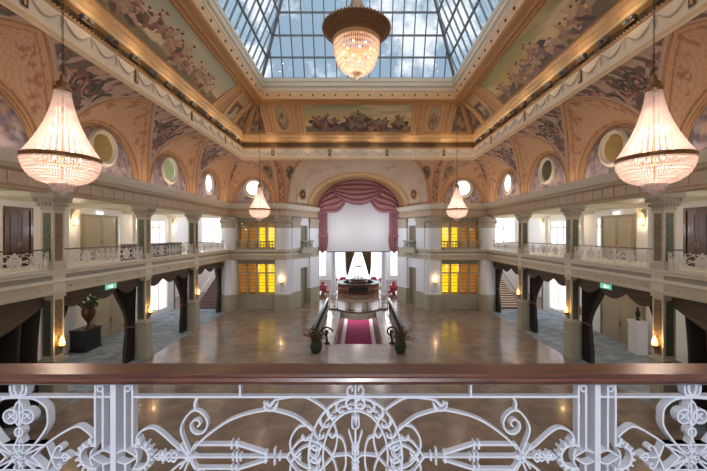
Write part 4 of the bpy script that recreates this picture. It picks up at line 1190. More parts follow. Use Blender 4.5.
# ------------------------------------------------------------------ wall lamps
def make_sconce():
    t = thing('wall_sconce', '', 'wall lamp', (0, 0, 0), 0, 'flame lamps on the columns')   # faces +x
    m = MB(); m.lathe([(.02, -.16), (.05, -.14), (.03, -.1), (.09, -.04), (.13, 0), (.12, .02), (.0, .02)], .12, 0, 0, 12); m.box(0, .12, -.03, .03, -.08, -.03); m.build('bracket', [M['brass']], t)
    m = MB(); m.lathe([(.085, .02), (.10, .1), (.075, .24), (.03, .36), (0, .4)], .12, 0, 0, 12); m.build('flame_glass', [M['flame']], t, smooth=True)
    return t
sc = make_sconce(); first = True
def put_sconce(loc, rz, lab, e=SCE):
    global first
    if first: sc.location = loc; sc.rotation_euler = (0, 0, rz); sc['label'] = lab; first = False; o = sc
    else: o = dup(sc, loc, rz, lab)
    d = Vector((math.cos(rz), math.sin(rz), 0)) * .3
    light('POINT', Vector(loc) + d + Vector((0, 0, .3)), e, (1, .6, .28), .08)
for s in (-1, 1):
    sd = 'left' if s < 0 else 'right'
    for k in (2, 3, 4): put_sconce((s * (XI - .01), COLY[k], -4.45), 0 if s < 0 else PI, 'glowing flame sconce on the hall face of the %s %s column in view' % (['', '', 'first', 'second', 'third'][k], sd))
    put_sconce((s * 7.08, 30.88, -4.4), -PI / 2, 'glowing sconce on the white pier to the %s of the stage' % sd)
def make_gsconce():
    t = thing('gallery_sconce', '', 'wall lamp', (0, 0, 0), 0, 'shaded lamps along the gallery walls')
    m = MB(); m.tube([(0, 0, .0), (.2, 0, -.05), (.25, 0, .05)], .025, 6); m.lathe([(.02, -.12), (.05, -.1), (.03, -.05)], .25, 0, .1, 8); m.build('arm', [M['brass']], t)
    m = MB(); m.lathe([(.16, .0), (.17, .12), (.15, .3), (.11, .45)], .25, 0, 0, 12); m.build('lamp_shade', [M['shade']], t, smooth=True)
    return t
gs = make_gsconce(); f2 = True
corb = None
for s in (-1, 1):
    for i, y in enumerate((13.6, 20.1, 26.1, 31.0)):
        loc = (s * 17.28, y, .6); rz = 0 if s < 0 else PI; lab = 'shaded lamp on the %s gallery wall, %s' % ('left' if s < 0 else 'right', ['nearest the camera', 'between door and second column', 'beyond the double doors', 'in the far corner'][i])
        if f2: gs.location = loc; gs.rotation_euler = (0, 0, rz); gs['label'] = lab; f2 = False
        else: dup(gs, loc, rz, lab)
        light('POINT', (s * 16.7, y, .75), GSE, (1, .72, .45), .1)
        m = MB(); m.box(s * 17.3, s * 17.1, y - .3, y + .3, ZG, 1.72, 0)
        vs = [(s * 17.1, y - .2, 1.7), (s * 16.7, y - .2, 1.7), (s * 17.1, y - .2, .9), (s * 17.1, y + .2, 1.7), (s * 16.7, y + .2, 1.7), (s * 17.1, y + .2, .9)]
        m.add(vs, [(0, 1, 2), (3, 5, 4), (1, 4, 5, 2), (0, 3, 4, 1)], 1); struct(m, 'trim_6', [M['white'], M['cream']])

# ------------------------------------------------------------------ doors on aisle and gallery walls
def double_door(s, y0, y1, z0, z1, lvl, dark=False):
    m = MB(); xx = s * 17.3
    m.box(xx, xx - s * .1, y0 - .14, y0, z0, z1 + .14, 1); m.box(xx, xx - s * .1, y1, y1 + .14, z0, z1 + .14, 1); m.box(xx, xx - s * .1, y0, y1, z1, z1 + .14, 1)
    o = struct(m, 'door_3', [M['door'], M['darkwood'] if dark else M['doorf']])
    n = 2
    for k in range(n):
        a = y0 + (y1 - y0) * k / n + .01; b = y0 + (y1 - y0) * (k + 1) / n - .01
        l = MB(); l.box(xx, xx - s * .05, a, b, z0, z1)
        for q0, q1 in ((.12, .45), (.5, .92)): l.box(xx - s * .05, xx - s * .07, a + .14, b - .14, z0 + (z1 - z0) * q0, z0 + (z1 - z0) * q1)
        l.build('door_leaf', [M['darkwood'] if dark else M['door']], o)
    h = MB(); ym = (y0 + y1) / 2
    h.tube([(xx - s * .1, ym - .06, z0 + 1.0), (xx - s * .1, ym - .06, z0 + 1.25)], .02, 6); h.tube([(xx - s * .1, ym + .06, z0 + 1.0), (xx - s * .1, ym + .06, z0 + 1.25)], .02, 6); h.build('handle', [M['brass']], o)
for s in (-1, 1):
    double_door(s, 21.0, 23.6 if s > 0 else 23.9, ZG, 1.15, 1)
    double_door(s, 16.45, 17.6, ZG, 1.25, 1, True)
    double_door(s, 20.3 if s > 0 else 21.8, 23.7 if s > 0 else 24.8, ZF, -3.3, 0)
    sd = 'left' if s < 0 else 'right'
    double_door(s, 14.5, 16.8, ZF, -3.4, 0)
    # loudspeaker columns on the gallery wall
    t = thing('wall_speaker', 'slim black loudspeaker high on the %s gallery wall beside the double doors' % sd, 'loudspeaker', (s * 17.3, 20.75 if s < 0 else 20.4, .55))
    yo = -.35
    m = MB(); m.box(0, -s * .14, yo - .08, yo + .08, 0, .95); m.build('cabinet', [M['black']], t)
    m = MB(); m.box(-s * .14, -s * .15, yo - .065, yo + .065, .03, .92); m.build('grille', [M['blackm']], t)
    t2 = dup(t, (s * 17.3, 20.75 if s < 0 else 20.4, -1.35), 0, 'slim black loudspeaker low on the %s gallery wall, under the upper one' % sd)
    # exit signs
    e = thing('exit_sign', 'lit green exit sign hanging under the %s gallery in the second bay' % sd, 'exit sign', (s * 12.0, 16.25, -2.36))
    m = MB(); m.box(-.03, .03, -.34, .34, -.27, -.03); m.build('panel', [M['exit']], e)
    m = MB(); f = -s
    m.add([(f * .035, -.05, -.22), (f * .035, .08, -.22), (f * .035, .08, -.07), (f * .035, -.05, -.07)], [(0, 1, 2, 3)])
    m.add([(f * .035, -.25, -.16), (f * .035, -.12, -.16), (f * .035, -.12, -.13), (f * .035, -.25, -.13)], [(0, 1, 2, 3)]); m.add([(f * .035, -.15, -.20), (f * .035, -.09, -.145), (f * .035, -.15, -.09)], [(0, 1, 2)]); m.build('pictogram', [M['exitw']], e)
    m = MB(); m.tube([(0, -.2, -.03), (0, -.2, 0)], .01, 4); m.tube([(0, .2, -.03), (0, .2, 0)], .01, 4); m.build('hanger', [M['steel']], e)
    e = thing('exit_sign', 'small lit exit sign above the olive double doors of the %s gallery' % sd, 'exit sign', (s * 17.18, 22.3, 1.35))
    m = MB(); m.box(-.04, .04, -.25, .25, 0, .16); m.build('panel', [M['exitw']], e)

# ------------------------------------------------------------------ stairs beyond the arcades
for s in (-1, 1):
    sd = 'left' if s < 0 else 'right'
    t = thing('staircase', 'red brown stairs climbing behind the %s arcade beside its pale handrail' % sd, 'staircase', (s * 14.4, 32.0, ZF))
    m = MB(); r = MB(); n = 20
    for i in range(n):
        m.box(-1.1, 1.1, .32 * i, .32 * (i + 1) + .02, 0 if i < 1 else .17 * i - .02, .17 * (i + 1) - .03)
        r.box(-1.1, 1.1, .32 * i - .02, .32 * (i + 1), .17 * (i + 1) - .03, .17 * (i + 1))
    m.build('steps', [M['terra'] if s > 0 else M['steel']], t); r.build('treads', [M['cream2'] if s > 0 else M['terra']], t)
    for q in (-1.1, 1.1):
        h = MB(); h.tube([(q, 0, .95), (q, .32 * n, .95 + .17 * n)], .04, 6)
        for i in range(0, n, 1): h.tube([(q, .32 * i + .1, .17 * i), (q, .32 * i + .1, .17 * i + 1.0)], .015, 4)
        h.build('handrail', [M['railw'] if s < 0 else M['brass']], t)
# ------------------------------------------------------------------ aisle furniture
t = thing('urn_pedestal', 'black lacquered plinth against the left aisle wall under the bronze urn', 'pedestal', (-16.75, 20.6, ZF))
m = MB(); m.box(-.5, .5, -.65, .65, 0, .12); m.box(-.46, .46, -.6, .6, .12, 1.2); m.build('body', [M['black']], t); m = MB(); m.box(-.5, .5, -.65, .65, 1.2, 1.28); m.build('top', [M['black']], t)
t = thing('bronze_urn', 'tall bronze urn with dark leafy branches on the black plinth', 'urn', (-16.5, 20.5, ZF + 1.28))
m = MB(); m.lathe([(.22, 0), (.22, .06), (.1, .12), (.08, .35), (.16, .5), (.34, .8), (.38, 1.1), (.3, 1.35), (.36, 1.45), (.3, 1.46), (.25, 1.35)], 0, 0, 0, 20); m.build('vase', [M['bronzeu']], t, smooth=True)
m = MB(); rnd = random.Random(4)
for i in range(60):
    a = rnd.random() * 6.28; L = .3 + rnd.random() * .42; p0 = Vector((0, 0, 1.35)); p1 = Vector((L * .7 * math.cos(a), L * .7 * math.sin(a), 1.4 + L * rnd.random()))
    m.tube([p0, (p0 + p1) / 2 + Vector((0, 0, .12)), p1], .012, 3); m.ball(p1, .07, 5, 4)
m.build('branches', [M['leaf']], t)
t = thing('white_plinth', 'white plinth with a small dark ornament in the right aisle', 'pedestal', (16.6, 19.9, ZF))
m = MB(); m.box(-.3, .3, -.35, .35, 0, 1.9); m.box(-.34, .34, -.39, .39, 1.82, 1.95); m.build('body', [M['white']], t)
t = thing('dark_ornament', 'small dark figure ornament on the white plinth', 'ornament', (16.6, 19.9, ZF + 1.95))
m = MB(); m.lathe([(.14, 0), (.12, .06), (.05, .1), (.11, .3), (.13, .45), (.05, .6), (.08, .7), (0, .8)], 0, 0, 0, 12); m.build('body', [M['blackm']], t, smooth=True)
t = thing('fire_extinguisher', 'red fire extinguisher on the right aisle wall near the far windows', 'fire extinguisher', (17.1, 25.9, -6.2))
m = MB(); m.lathe([(.09, 0), (.1, .03), (.1, .5), (.05, .6), (.03, .65)], 0, 0, 0, 14); m.build('tank', [M['extred']], t, smooth=True)
m = MB(); m.tube([(0, 0, .65), (0, .0, .72), (-.1, 0, .74)], .02, 6); m.tube([(0, 0, .68), (.0, .12, .6), (0, .13, .2)], .015, 6); m.build('valve', [M['black']], t)
def sideboard(x, y, L, lab, parts=3):
    t = thing('sideboard', lab, 'cabinet', (x, y, ZG))
    m = MB(); m.box(-.3, .3, -L / 2, L / 2, .05, 1.02); m.box(-.27, .27, -L / 2 + .04, L / 2 - .04, 0, .05); m.build('body', [M['darkwood']], t)
    m = MB(); m.box(-.33, .33, -L / 2 - .03, L / 2 + .03, 1.02, 1.08); m.build('top', [M['darkwood']], t)
    for k in range(parts):
        a = -L / 2 + L * k / parts; m = MB(); m.box(.3, .325, a + .03, a + L / parts - .03, .12, .97); d = m.build('door', [M['darkwood']], t)
        m = MB(); m.ball((.34, a + L / parts - .12, .55), .025, 6, 4); m.build('knob', [M['brass']], d)
sideboard(-13.3, 21.9, 5.5, 'long dark sideboard behind the left gallery railing, past the double doors', 8)

# ------------------------------------------------------------------ stairwell to the lower hall, bridge and bar
m = MB()
zl = -11.4
# walls of the well
for s in (-1, 1):
    v = [(s * 1.55, 21.5, ZF), (s * 1.95, 31.4, ZF), (s * 1.95, 31.4, zl), (s * 1.55, 21.5, zl), (s * 1.72, 21.5, ZF), (s * 2.1, 31.4, ZF), (s * 2.1, 31.4, zl), (s * 1.72, 21.5, zl)]
    m.box(s * 1.6, s * 6.5, 21.5, 30.2, ZF - .6, ZF - .3, 0)
m.box(-6.5, 6.5, 21.3, 21.5, zl, ZF - .3, 0)
for s in (-1, 1): m.box(s * 6.5, s * 6.6, 21.3, 52, zl, ZF - .3, 0)
m.box(-6.6, 6.6, 51.9, 52, zl, ZF, 0)
struct(m, 'wall_2', [M['white']])
m = MB(); m.box(-6.6, 6.6, 21.3, 52, zl - .2, zl); struct(m, 'floor', [M['brownfl']])
m = MB()
for s in (-1, 1): m.box(s * 1.42, s * 1.85, 29, 51, zl, zl + .04)
struct(m, 'trim_7', [M['white']])
tag((lambda b: (b.box(-1.42, 1.42, 30, 51, zl, zl + .02), b.build('red_carpet', [M['redc']]))[1])(MB()), 'fuchsia runner on the lower hall floor seen down the stairwell', 'carpet')
m = MB(); m.box(-6.6, 6.6, 31.0, 52, ZF - .62, ZF - .52, 0); struct(m, 'ceiling', [M['white']])
light('AREA', (0, 46, ZF - .7), 330, (1, .9, .93), 1).data.size = 4
light('POINT', (0, 34, ZF - 1.2), 45, (1, .85, .85), .3)
# side fascias of the opening + bow-fronted bridge
m = MB(); bow = []
for i in range(25):
    t_ = i / 24; x = -1.95 + 3.9 * t_; bow.append((x, 31.3 - 1.6 * math.sin(PI * t_) ** .8))
bow = [(-2.72, 31.3)] + bow + [(2.72, 31.3)]
for (x0, y0), (x1, y1) in zip(bow, bow[1:]):
    m.add([(x0, y0, ZF + .01), (x1, y1, ZF + .01), (x1, 31.6, ZF + .01), (x0, 31.6, ZF + .01)], [(0, 1, 2, 3)], 1)
    m.add([(x0, y0, ZF + .01), (x1, y1, ZF + .01), (x1, y1, ZF - .55), (x0, y0, ZF - .55)], [(0, 1, 2, 3)], 0)
    m.add([(x0, y0, ZF - .55), (x1, y1, ZF - .55), (x1, 31.6, ZF - .55), (x0, 31.6, ZF - .55)], [(0, 1, 2, 3)], 0)
struct(m, 'floor', [M['cream2'], M['brownfl']])
rl = thing('bridge_railing', 'bow fronted glass railing of the bridge in front of the bar', 'railing', (0, 30.9, ZF))
g = MB(); h = MB(); b = MB()
for (x0, y0), (x1, y1) in zip(bow[1:-1], bow[2:-1]):
    g.add([(x0, y0 - 30.9 + .05, .1), (x1, y1 - 30.9 + .05, .1), (x1, y1 - 30.9 + .05, .95), (x0, y0 - 30.9 + .05, .95)], [(0, 1, 2, 3)])
h.tube([(x, y - 30.9 + .05, 1.0) for x, y in bow], .035, 6); b.tube([(x, y - 30.9 + .05, .08) for x, y in bow], .07, 6)
g.build('glass_panel', [M['glass']], rl); h.build('handrail', [M['brass']], rl); b.build('base', [M['darkwood']], rl)
for x, y in (bow[0], bow[1], bow[8], bow[18], bow[25], bow[26]):
    p = MB(); p.tube([(x, y - 30.9 + .05, 0), (x, y - 30.9 + .05, 1.0)], .035, 6); p.build('post', [M['darkwood']], rl)
for s in (-1, 1):
    sd = 'left' if s < 0 else 'right'
    t = thing('stair_balustrade', 'low black iron balustrade running along the %s side of the stairwell' % sd, 'railing', (s * 2.95, 20.9, ZF))
    h = MB(); h.box(-.09, .09, 0, 11.5, .84, .92); h.build('handrail', [M['black']], t)
    q = MB(); q.box(-.08, .08, 0, 11.5, 0, .1); q.build('kerb', [M['black']], t)
    q = MB()
    for i in range(24): 
        y = .25 + i * .48; q.tube([(0, y, .1), (0, y, .86)], .02, 4)
        q.tube([(0, y + .24 + .15 * math.cos(a), .48 + .22 * math.sin(a)) for a in np.linspace(0, 6.28, 13)[:-1]], .018, 4, 0, True)
    q.build('ironwork', [M['blackm']], t)
    t = thing('newel_scroll', 'dark curled iron newel beside the %s edge of the stairwell' % sd, 'newel', (s * 2.1, 21.6, ZF))
    q = MB()
    pts = [(s * -.0 + .42 * math.exp(-a * .2) * math.cos(a), 0, .75 + .42 * math.exp(-a * .2) * math.sin(a)) for a in np.linspace(0, 9, 40)]
    q.tube(pts, .05, 6); q.tube([(.1, 0, 0), (.05, 0, .4), (.0, 0, .8)], .07, 8); q.lathe([(.2, 0), (.2, .08), (.08, .14)], .1, 0, 0, 12); q.build('scroll', [M['blackm']], t)
    t = thing('plant_pot', 'round dark pot with rusty dried leaves at the %s end of the stairwell balustrade' % sd, 'potted plant', (s * 2.5, 19.95, ZF))
    q = MB(); q.lathe([(.2, 0), (.3, .15), (.36, .4), (.33, .62), (.28, .7), (.3, .74), (.25, .74), (.22, .66)], 0, 0, 0, 18); q.build('pot', [M['leaf']], t, smooth=True)
    q = MB(); q2 = MB(); rnd = random.Random(9 + s)
    for i in range(90):
        a = rnd.random() * 6.28; L = .35 + rnd.random() * .6; e = rnd.random() * 1.2 + .2
        p1 = Vector((L * math.cos(a) * math.cos(e), L * math.sin(a) * math.cos(e), .7 + L * math.sin(e)))
        (q if i % 3 else q2).tube([(0, 0, .65), (p1 * .5 + Vector((0, 0, .42))), p1], [.012, .02, .008], 3)
        (q if i % 3 else q2).ball(p1, .055, 5, 4, sz=.6)
    q.build('leaves', [M['leaf']], t); q2.build('dried_flowers', [M['leafr']], t)

# ------------------------------------------------------------------ room behind the stage opening
m = MB(); m.box(-9, 9, 36.2, 52.2, ZF - .3, ZF); struct(m, 'floor', [M['brownfl']])
m = MB(); m.box(-9, 9, 36.9, 52.2, -1.7, -1.5); struct(m, 'ceiling', [M['white']])
m = MB()
for s in (-1, 1):
    m.box(s * 4.35, s * 9, 36.2, 36.4, ZF, 5.8); m.holes('x', s * 9, .2, 36.2, 52, ZF, -1.5, [(38, 43, -6.2, -2), (44, 50, -6.2, -2)])
    m.box(s * 4.2, s * 4.5, 35.9, 36.25, ZF, 2.9)
m.box(-4.4, 4.4, 37.0, 37.1, -1.6, 6.0)
m.holes('y', 52.0, .2, -9, 9, ZF, -1.5, [(-8.4, -5.0, -6.4, -2), (-3.9, 3.9, -6.9, -1.8), (5.0, 8.4, -6.4, -2)])
struct(m, 'wall_back', [M['white']])
w = MB()
for x in (-8.4, -6.7, -5.0, -3.9, -2.0, 0, 2.0, 3.9, 5.0, 6.7, 8.4): w.box(x - .06, x + .06, 51.95, 52.1, -6.9, -1.8)
for z in (-6.4, -3.2, -1.9): w.box(-8.4, 8.4, 51.95, 52.1, z - .05, z + .05)
o = struct(w, 'window_5', [M['bwhite']]); g = MB(); g.add([(-8.4, 52.15, -6.9), (8.4, 52.15, -6.9), (8.4, 52.15, -1.8), (-8.4, 52.15, -1.8)], [(0, 1, 2, 3)]); g.build('pane', [M['glass']], o)
# white columns
wc = thing('white_column', 'slender round white column left of the bar', 'column', (-2.9, 39.2, ZF))
m = MB(); m.lathe([(.42, 0), (.42, .12), (.34, .2), (.31, .3), (.29, 5.0), (.38, 5.15), (.45, 5.35)], 0, 0, 0, 20); m.box(-.5, .5, -.5, .5, 5.33, 5.38); m.build('shaft', [M['bwhite']], wc, smooth=False)
dup(wc, (2.95, 39.2, ZF), 0, 'slender round white column right of the bar')
# projection screen and swagged stage curtain
t = thing('projection_screen', 'large blank white projection screen hanging in the stage arch', 'screen', (0, 36.35, -1.9))
m = MB(); m.box(-3.35, 3.35, 0, .02, .06, 6.2); m.build('fabric', [M['screen']], t); m = MB(); m.tube([(-3.4, .01, .03), (3.4, .01, .03)], .06, 8); m.build('weight_bar', [M['steel']], t)
t = thing('stage_curtain', 'swagged mauve velvet curtain framing the stage arch', 'curtain', (0, 35.95, -2.0))
def archz(x): return AZ + AR * math.sqrt(max(0, 1 - (x / AW) ** 2)) + .05
def swag(x0, x1, zl_, zr_, dip, yo, nf, name='swag'):
    m = MB()
    def fn(u, w):
        x = x0 + (x1 - x0) * u; top = archz(max(-4.3, min(4.3, x)))
        base = zl_ + (zr_ - zl_) * u; bot = base - (base - dip) * math.sin(PI * u) ** .8 if True else 0
        z = top + (min(bot, top) - top) * w
        return (x, yo - .10 - .09 * math.sin(w * nf * PI) - .12 * math.sin(PI * w), z + 2.0)
    m.grid(fn, 40, 46); m.build(name, [M['mauve']], t, smooth=True)
swag(-4.3, -1.15, 2.1, 3.9, 2.3, 0, 9); swag(4.3, 1.15, 2.1, 3.9, 2.3, 0, 9); swag(-2.75, 2.65, 4.6, 4.6, 3.15, -.22, 10)
for s in (-1, 1):
    m = MB()
    def fn(u, w, s=s):
        z = 3.1 + (-1.9 - 3.1) * w; W = 1.02 if w < .55 else 1.0 + .1 * math.sin((w - .55) * 9)
        return (s * (4.32 - W * u), -.05 - .08 * math.sin(u * 2 * PI * 5), z + 2.0 + (.12 * math.sin(u * 9) if w > .98 else 0))
    m.grid(fn, 60, 20); m.build('side_drape', [M['mauve']], t, smooth=True)
    m = MB(); m.tube([(s * 4.35, -.2, 1.9), (s * 3.8, -.28, 1.75), (s * 3.25, -.2, 1.9)], .09, 6); m.build('tieback', [M['mauve']], t)
# dark curtains tied open in the window behind the bar
for s in (-1, 1):
    t = thing('window_curtain', 'dark grey curtain drawn aside behind the bar, %s half' % ('left' if s < 0 else 'right'), 'curtain', (0, 51.2, ZF))
    m = MB()
    def fn(u, w, s=s):
        z = 5.45 - 4.6 * w; inn = .06 + 1.5 * w ** .85; out = 2.05 - .2 * w
        return (s * (inn + (out - inn) * u), .1 * math.sin(u * 40), z)
    m.grid(fn, 70, 12); m.build('drape', [M['bronze']], t, smooth=True)
t = thing('pendant_lamp', 'small dark ring pendant hanging in the bright window behind the bar', 'lamp', (0, 50.2, -4.75))
m = MB(); m.tube([(.6 * math.cos(a), .6 * math.sin(a), 0) for a in np.linspace(0, 2 * PI, 25)[:-1]], .06, 6, 0, True)
for a in (0, PI / 2, PI, 3 * PI / 2): m.tube([(.6 * math.cos(a), .6 * math.sin(a), 0), (0, 0, .8)], .02, 4)
m.build('ring', [M['blackm']], t); m = MB(); m.tube([(0, 0, .8), (0, 0, 3.03)], .02, 5); m.build('cord', [M['black']], t)
# bar
t = thing('round_bar', 'large round bar with dark counter and red brown panelled front', 'bar', (0, 42.0, ZF))
m = MB(); m.lathe([(2.55, 0), (2.55, .95), (2.45, 1.0)], 0, 0, 0, 48); m.build('front', [M['terra']], t, smooth=False)
m = MB()
for i in range(36):
    a = 2 * PI * i / 36; m.beam((2.57 * math.cos(a), 2.57 * math.sin(a), .1), (2.57 * math.cos(a), 2.57 * math.sin(a), .9), .06, .06, up=(math.cos(a), math.sin(a), 0))
m.lathe([(2.62, .42), (2.64, .5), (2.62, .58)], 0, 0, 0, 48); m.build('mouldings', [M['brass']], t)
m = MB(); m.lathe([(1.9, 1.0), (2.72, 1.0), (2.75, 1.05), (2.72, 1.1), (1.9, 1.1), (1.9, 1.0)], 0, 0, 0, 48); m.build('counter', [M['black']], t)
m = MB(); m.lathe([(1.2, 0), (1.2, 1.2), (1.0, 1.25), (1.0, 1.5), (.8, 1.55), (0, 1.55)], 0, 0, 0, 32); m.build('island', [M['darkwood']], t)
m = MB(); m.box(-1.1, 1.1, -2.8, -2.62, .25, .85); m.build('display', [M['black']], t)
bt = None; rnd = random.Random(3)
for i in range(22):
    a = 2 * PI * i / 22; r = .55; p = (r * math.cos(a), 42 + r * math.sin(a), ZF + 1.56)
    lab = 'small bottle standing on the island of the round bar'
    if bt is None:
        m = MB(); m.lathe([(0, 0), (.05, 0), (.05, .2), (.02, .28), (.02, .36), (0, .36)], 0, 0, 0, 8); bt = m.build('bottle', [M['bwhite']]); tag(bt, lab, 'bottle', 'bottles on the bar island'); bt.location = p
    else:
        c = bt.copy(); C.objects.link(c); c.location = p
def armchair():
    t = thing('armchair', '', 'chair', (0, 0, ZF), 0, 'red armchairs in the bar room')
    m = MB(); m.box(-.36, .36, -.36, .3, .26, .46); m.build('seat', [M['redch']], t)
    m = MB(); m.lathe([(.36, .4), (.42, .5), (.44, .9), (.38, .95), (.34, .9), (.33, .45)], 0, 0, 0, 14, 0, 0, PI); m.build('backrest', [M['redch']], t, smooth=True)
    for x in (-.3, .3):
        for y in (-.3, .26): m = MB(); m.tube([(x, y, 0), (x, y, .28)], .025, 5); m.build('leg', [M['darkwood']], t)
    return t
ac = armchair(); f3 = True
for i, (x, y, rz) in enumerate([(-4.3, 40.5, 1.3), (-5.3, 41.6, -1.2), (-4.4, 43.2, 1.8), (-5.6, 44.8, 1.0), (4.3, 40.5, -1.3), (5.3, 41.6, 1.2), (4.4, 43.2, -1.8), (5.6, 44.8, -1.0),
                                (-3.4, 47.5, 0), (-2.2, 47.9, .2), (2.2, 47.9, -.2), (3.4, 47.5, 0), (-3.9, 39.3, 2), (3.95, 39.3, -2)]):
    lab = 'red upholstered armchair %s of the round bar, %s' % ('left' if x < 0 else 'right', ['beside the white column', 'at the wall', 'beyond the bar edge', 'further back'][i % 4] if i < 8 else ['in the row behind the bar, outer', 'in the row behind the bar, inner', 'in the row behind the bar, inner', 'in the row behind the bar, outer', 'just inside the arch', 'just inside the arch'][i - 8])
    if f3: ac.location = (x, y, ZF); ac.rotation_euler = (0, 0, rz); ac['label'] = lab; f3 = False
    else: dup(ac, (x, y, ZF), rz, lab)
sp = None
for i, x in enumerate((-2.75, -2.45, -1.65, -1.35, 1.35, 1.65, 2.45, 2.75)):
    if sp is None:
        sp = thing('stage_spotlight', 'small black spotlight on the bar under the projection screen', 'spotlight', (x, 37.3, -1.7), 0, 'black spotlights under the screen')
        m = MB(); m.lathe([(.06, -.3), (.1, -.28), (.1, -.08), (.04, -.05)], 0, 0, 0, 10); m.build('can', [M['black']], sp); m = MB(); m.box(-.02, .02, -.02, .02, -.08, 0); m.build('bracket', [M['black']], sp)
    else: dup(sp, (x, 37.3, -1.7), 0)

# ------------------------------------------------------------------ light
for s in (-1, 1):
    for y in SB[1:]:   # unseen uplights added above the cornice to warm the vault
        o = light('AREA', (s * 11.75, y, 2.92), COVE, (1, .78, .58)); o.data.shape = 'RECTANGLE'; o.data.size = .12; o.data.size_y = 5.2; o.rotation_euler = (PI, s * .25, 0)
    o = light('AREA', (s * 9.7, 30.95, 2.92), COVE * .6, (1, .78, .58)); o.data.shape = 'RECTANGLE'; o.data.size = 3.4; o.data.size_y = .12; o.rotation_euler = (PI, 0, 0)  # same added uplight above the back cornice
    o = light('POINT', (s * 2.2, 33.3, .5), STG, (.92, .95, 1), .1)  # fill added in mid-air to brighten the screen, no fitting there
    for y in (10.5, 16.3, 22.0): light('POINT', (s * 14.6, y, -2.7), AIS, (1, .85, .66), .15)  # added fill for the ground aisles, no fittings
    for y in (10.5, 16.3): light('POINT', (s * 13.8, y, 4.3), 60, (1, .85, .6), .2)
    light('POINT', (s * 13.8, 22, 4.3), 130 if s < 0 else 25, (.8, 1, 1), .2)
    for y in (10.5, 16.3, 22.0): light('POINT', (s * 14.6, y, 1.45), GAL, (1, .88, .74), .15)  # added fill under the gallery ceilings, no fittings
    for k in range(8): light('POINT', (s * 9.35, 9.5 + 2.6 * k, 7.85), LEDGE, (1, .76, .5), .04)
for k in range(6): light('POINT', (-7.5 + 3 * k, 28.2, 7.85), LEDGE, (1, .76, .5), .04)
light('POINT', (0, -4.2, .6), FRONT, (.90, .94, 1), .3); light('POINT', (0, -2.5, 3.5), FRONT * .3, (.90, .94, 1), .3)  # unseen fill added behind the camera to light the railing fronts
light('POINT', (0, 40, -2.3), 220, (1, .95, .95), .3)
for x in (-4, 4): light('POINT', (x, 46, -2.4), 220, (1, .97, .95), .3)
for s in (-1, 1):
    light('POINT', (s * 9.6, 32.9, -3.2), 25, (1, .6, .2), .1)
    light('POINT', (s * 14.6, 27.6, 1.3), GAL * 2, (1, .96, .9), .15); light('POINT', (s * 14.6, 27.6, -2.7), AIS * 1.5, (.95, .97, 1), .15); light('POINT', (s * 16, 35, 2.2), 400, (1, .98, .95), .3)  # last three: fill added to brighten far bays and stair halls
# daylight portals
def portal(loc, rot, sx, sy):
    o = light('AREA', loc, 1, (1, 1, 1)); o.data.shape = 'RECTANGLE'; o.data.size = sx; o.data.size_y = sy; o.rotation_euler = rot; o.data.cycles.is_portal = True
portal((0, 18, 12.3), (0, 0, 0), 15.2, 17.1)
for s in (-1, 1):
    portal((s * 17.6, 28.7, -4.7), (0, s * PI / 2, 0), 3.7, 3.8); portal((s * 17.6, 27.9, .2), (0, s * PI / 2, 0), 2.1, 6)
    portal((s * 16.5, 41.3, -1.5), (-PI / 2, 0, 0), 6, 8)
# soft daylight falling through the glass roof
sun = bpy.data.lights.new('daylight', 'SUN'); sun.energy = SUNE; sun.angle = math.radians(70); sun.color = (.92, .95, 1)
so = bpy.data.objects.new('daylight', sun); C.objects.link(so); so.rotation_euler = (math.radians(8), math.radians(5), 0)
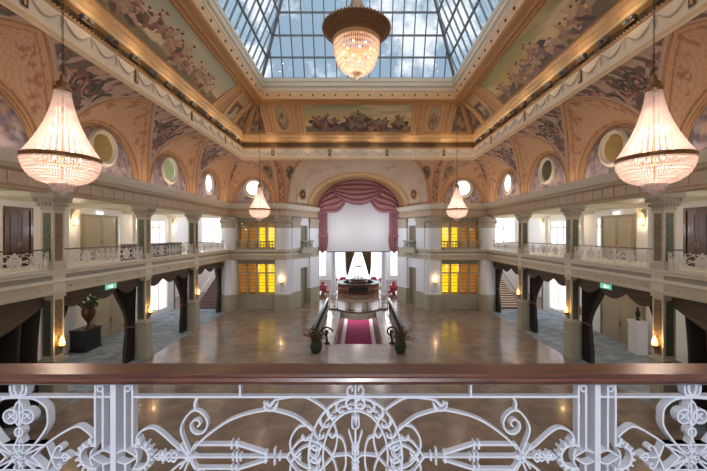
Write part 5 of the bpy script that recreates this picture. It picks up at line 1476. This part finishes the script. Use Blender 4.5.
# ------------------------------------------------------------------ world
w = bpy.data.worlds.new('World'); bpy.context.scene.world = w; w.use_nodes = True; nt = w.node_tree; nt.nodes.clear()
out = nt.nodes.new('ShaderNodeOutputWorld'); bg = nt.nodes.new('ShaderNodeBackground'); tc = nt.nodes.new('ShaderNodeTexCoord'); sx = nt.nodes.new('ShaderNodeSeparateXYZ')
nt.links.new(tc.outputs['Generated'], sx.inputs[0])
n = nt.nodes.new('ShaderNodeTexNoise'); n.inputs['Scale'].default_value = 6.5; n.inputs['Detail'].default_value = 7; n.inputs['Roughness'].default_value = .6
mp = nt.nodes.new('ShaderNodeMapping'); mp.inputs['Location'].default_value = (3.1, 1.7, .4); nt.links.new(tc.outputs['Generated'], mp.inputs[0]); nt.links.new(mp.outputs[0], n.inputs['Vector'])
r = nt.nodes.new('ShaderNodeValToRGB'); r.color_ramp.elements[0].position = .53; r.color_ramp.elements[0].color = (.33, .46, .58, 1); r.color_ramp.elements[1].position = .62; r.color_ramp.elements[1].color = (.98, 1.02, 1.06, 1)
nt.links.new(n.outputs['Fac'], r.inputs[0])
mr = nt.nodes.new('ShaderNodeMapRange'); mr.inputs[1].default_value = .20; mr.inputs[2].default_value = .34; nt.links.new(sx.outputs['Z'], mr.inputs[0])
mx = nt.nodes.new('ShaderNodeMix'); mx.data_type = 'RGBA'; mx.inputs[6].default_value = (2.6, 2.7, 2.9, 1); nt.links.new(mr.outputs[0], mx.inputs[0]); nt.links.new(r.outputs[0], mx.inputs[7])
nt.links.new(mx.outputs[2], bg.inputs[0]); bg.inputs[1].default_value = 1.0; nt.links.new(bg.outputs[0], out.inputs[0])
# ------------------------------------------------------------------ camera and view
cd = bpy.data.cameras.new('camera'); cam = bpy.data.objects.new('camera', cd); C.objects.link(cam); bpy.context.scene.camera = cam
cd.sensor_width = 36; cd.lens = F * 36 / 707; cd.shift_x = -4.8 / 707; cd.shift_y = -1 / 707; cd.clip_start = .05; cd.clip_end = 300
cam.location = (0, 0, 0); cam.rotation_euler = (PI / 2, 0, 0)
sc_ = bpy.context.scene
sc_.view_settings.view_transform = 'Standard'; sc_.view_settings.look = 'None'; sc_.view_settings.gamma = 1; sc_.view_settings.use_curve_mapping = False; sc_.view_settings.exposure = EXPO
cy_ = sc_.cycles; cy_.max_bounces = 7; cy_.diffuse_bounces = 4; cy_.glossy_bounces = 3; cy_.transmission_bounces = 4; cy_.transparent_max_bounces = 10; cy_.sample_clamp_indirect = 3; cy_.caustics_reflective = False; cy_.caustics_refractive = False
cy_.use_denoising = True
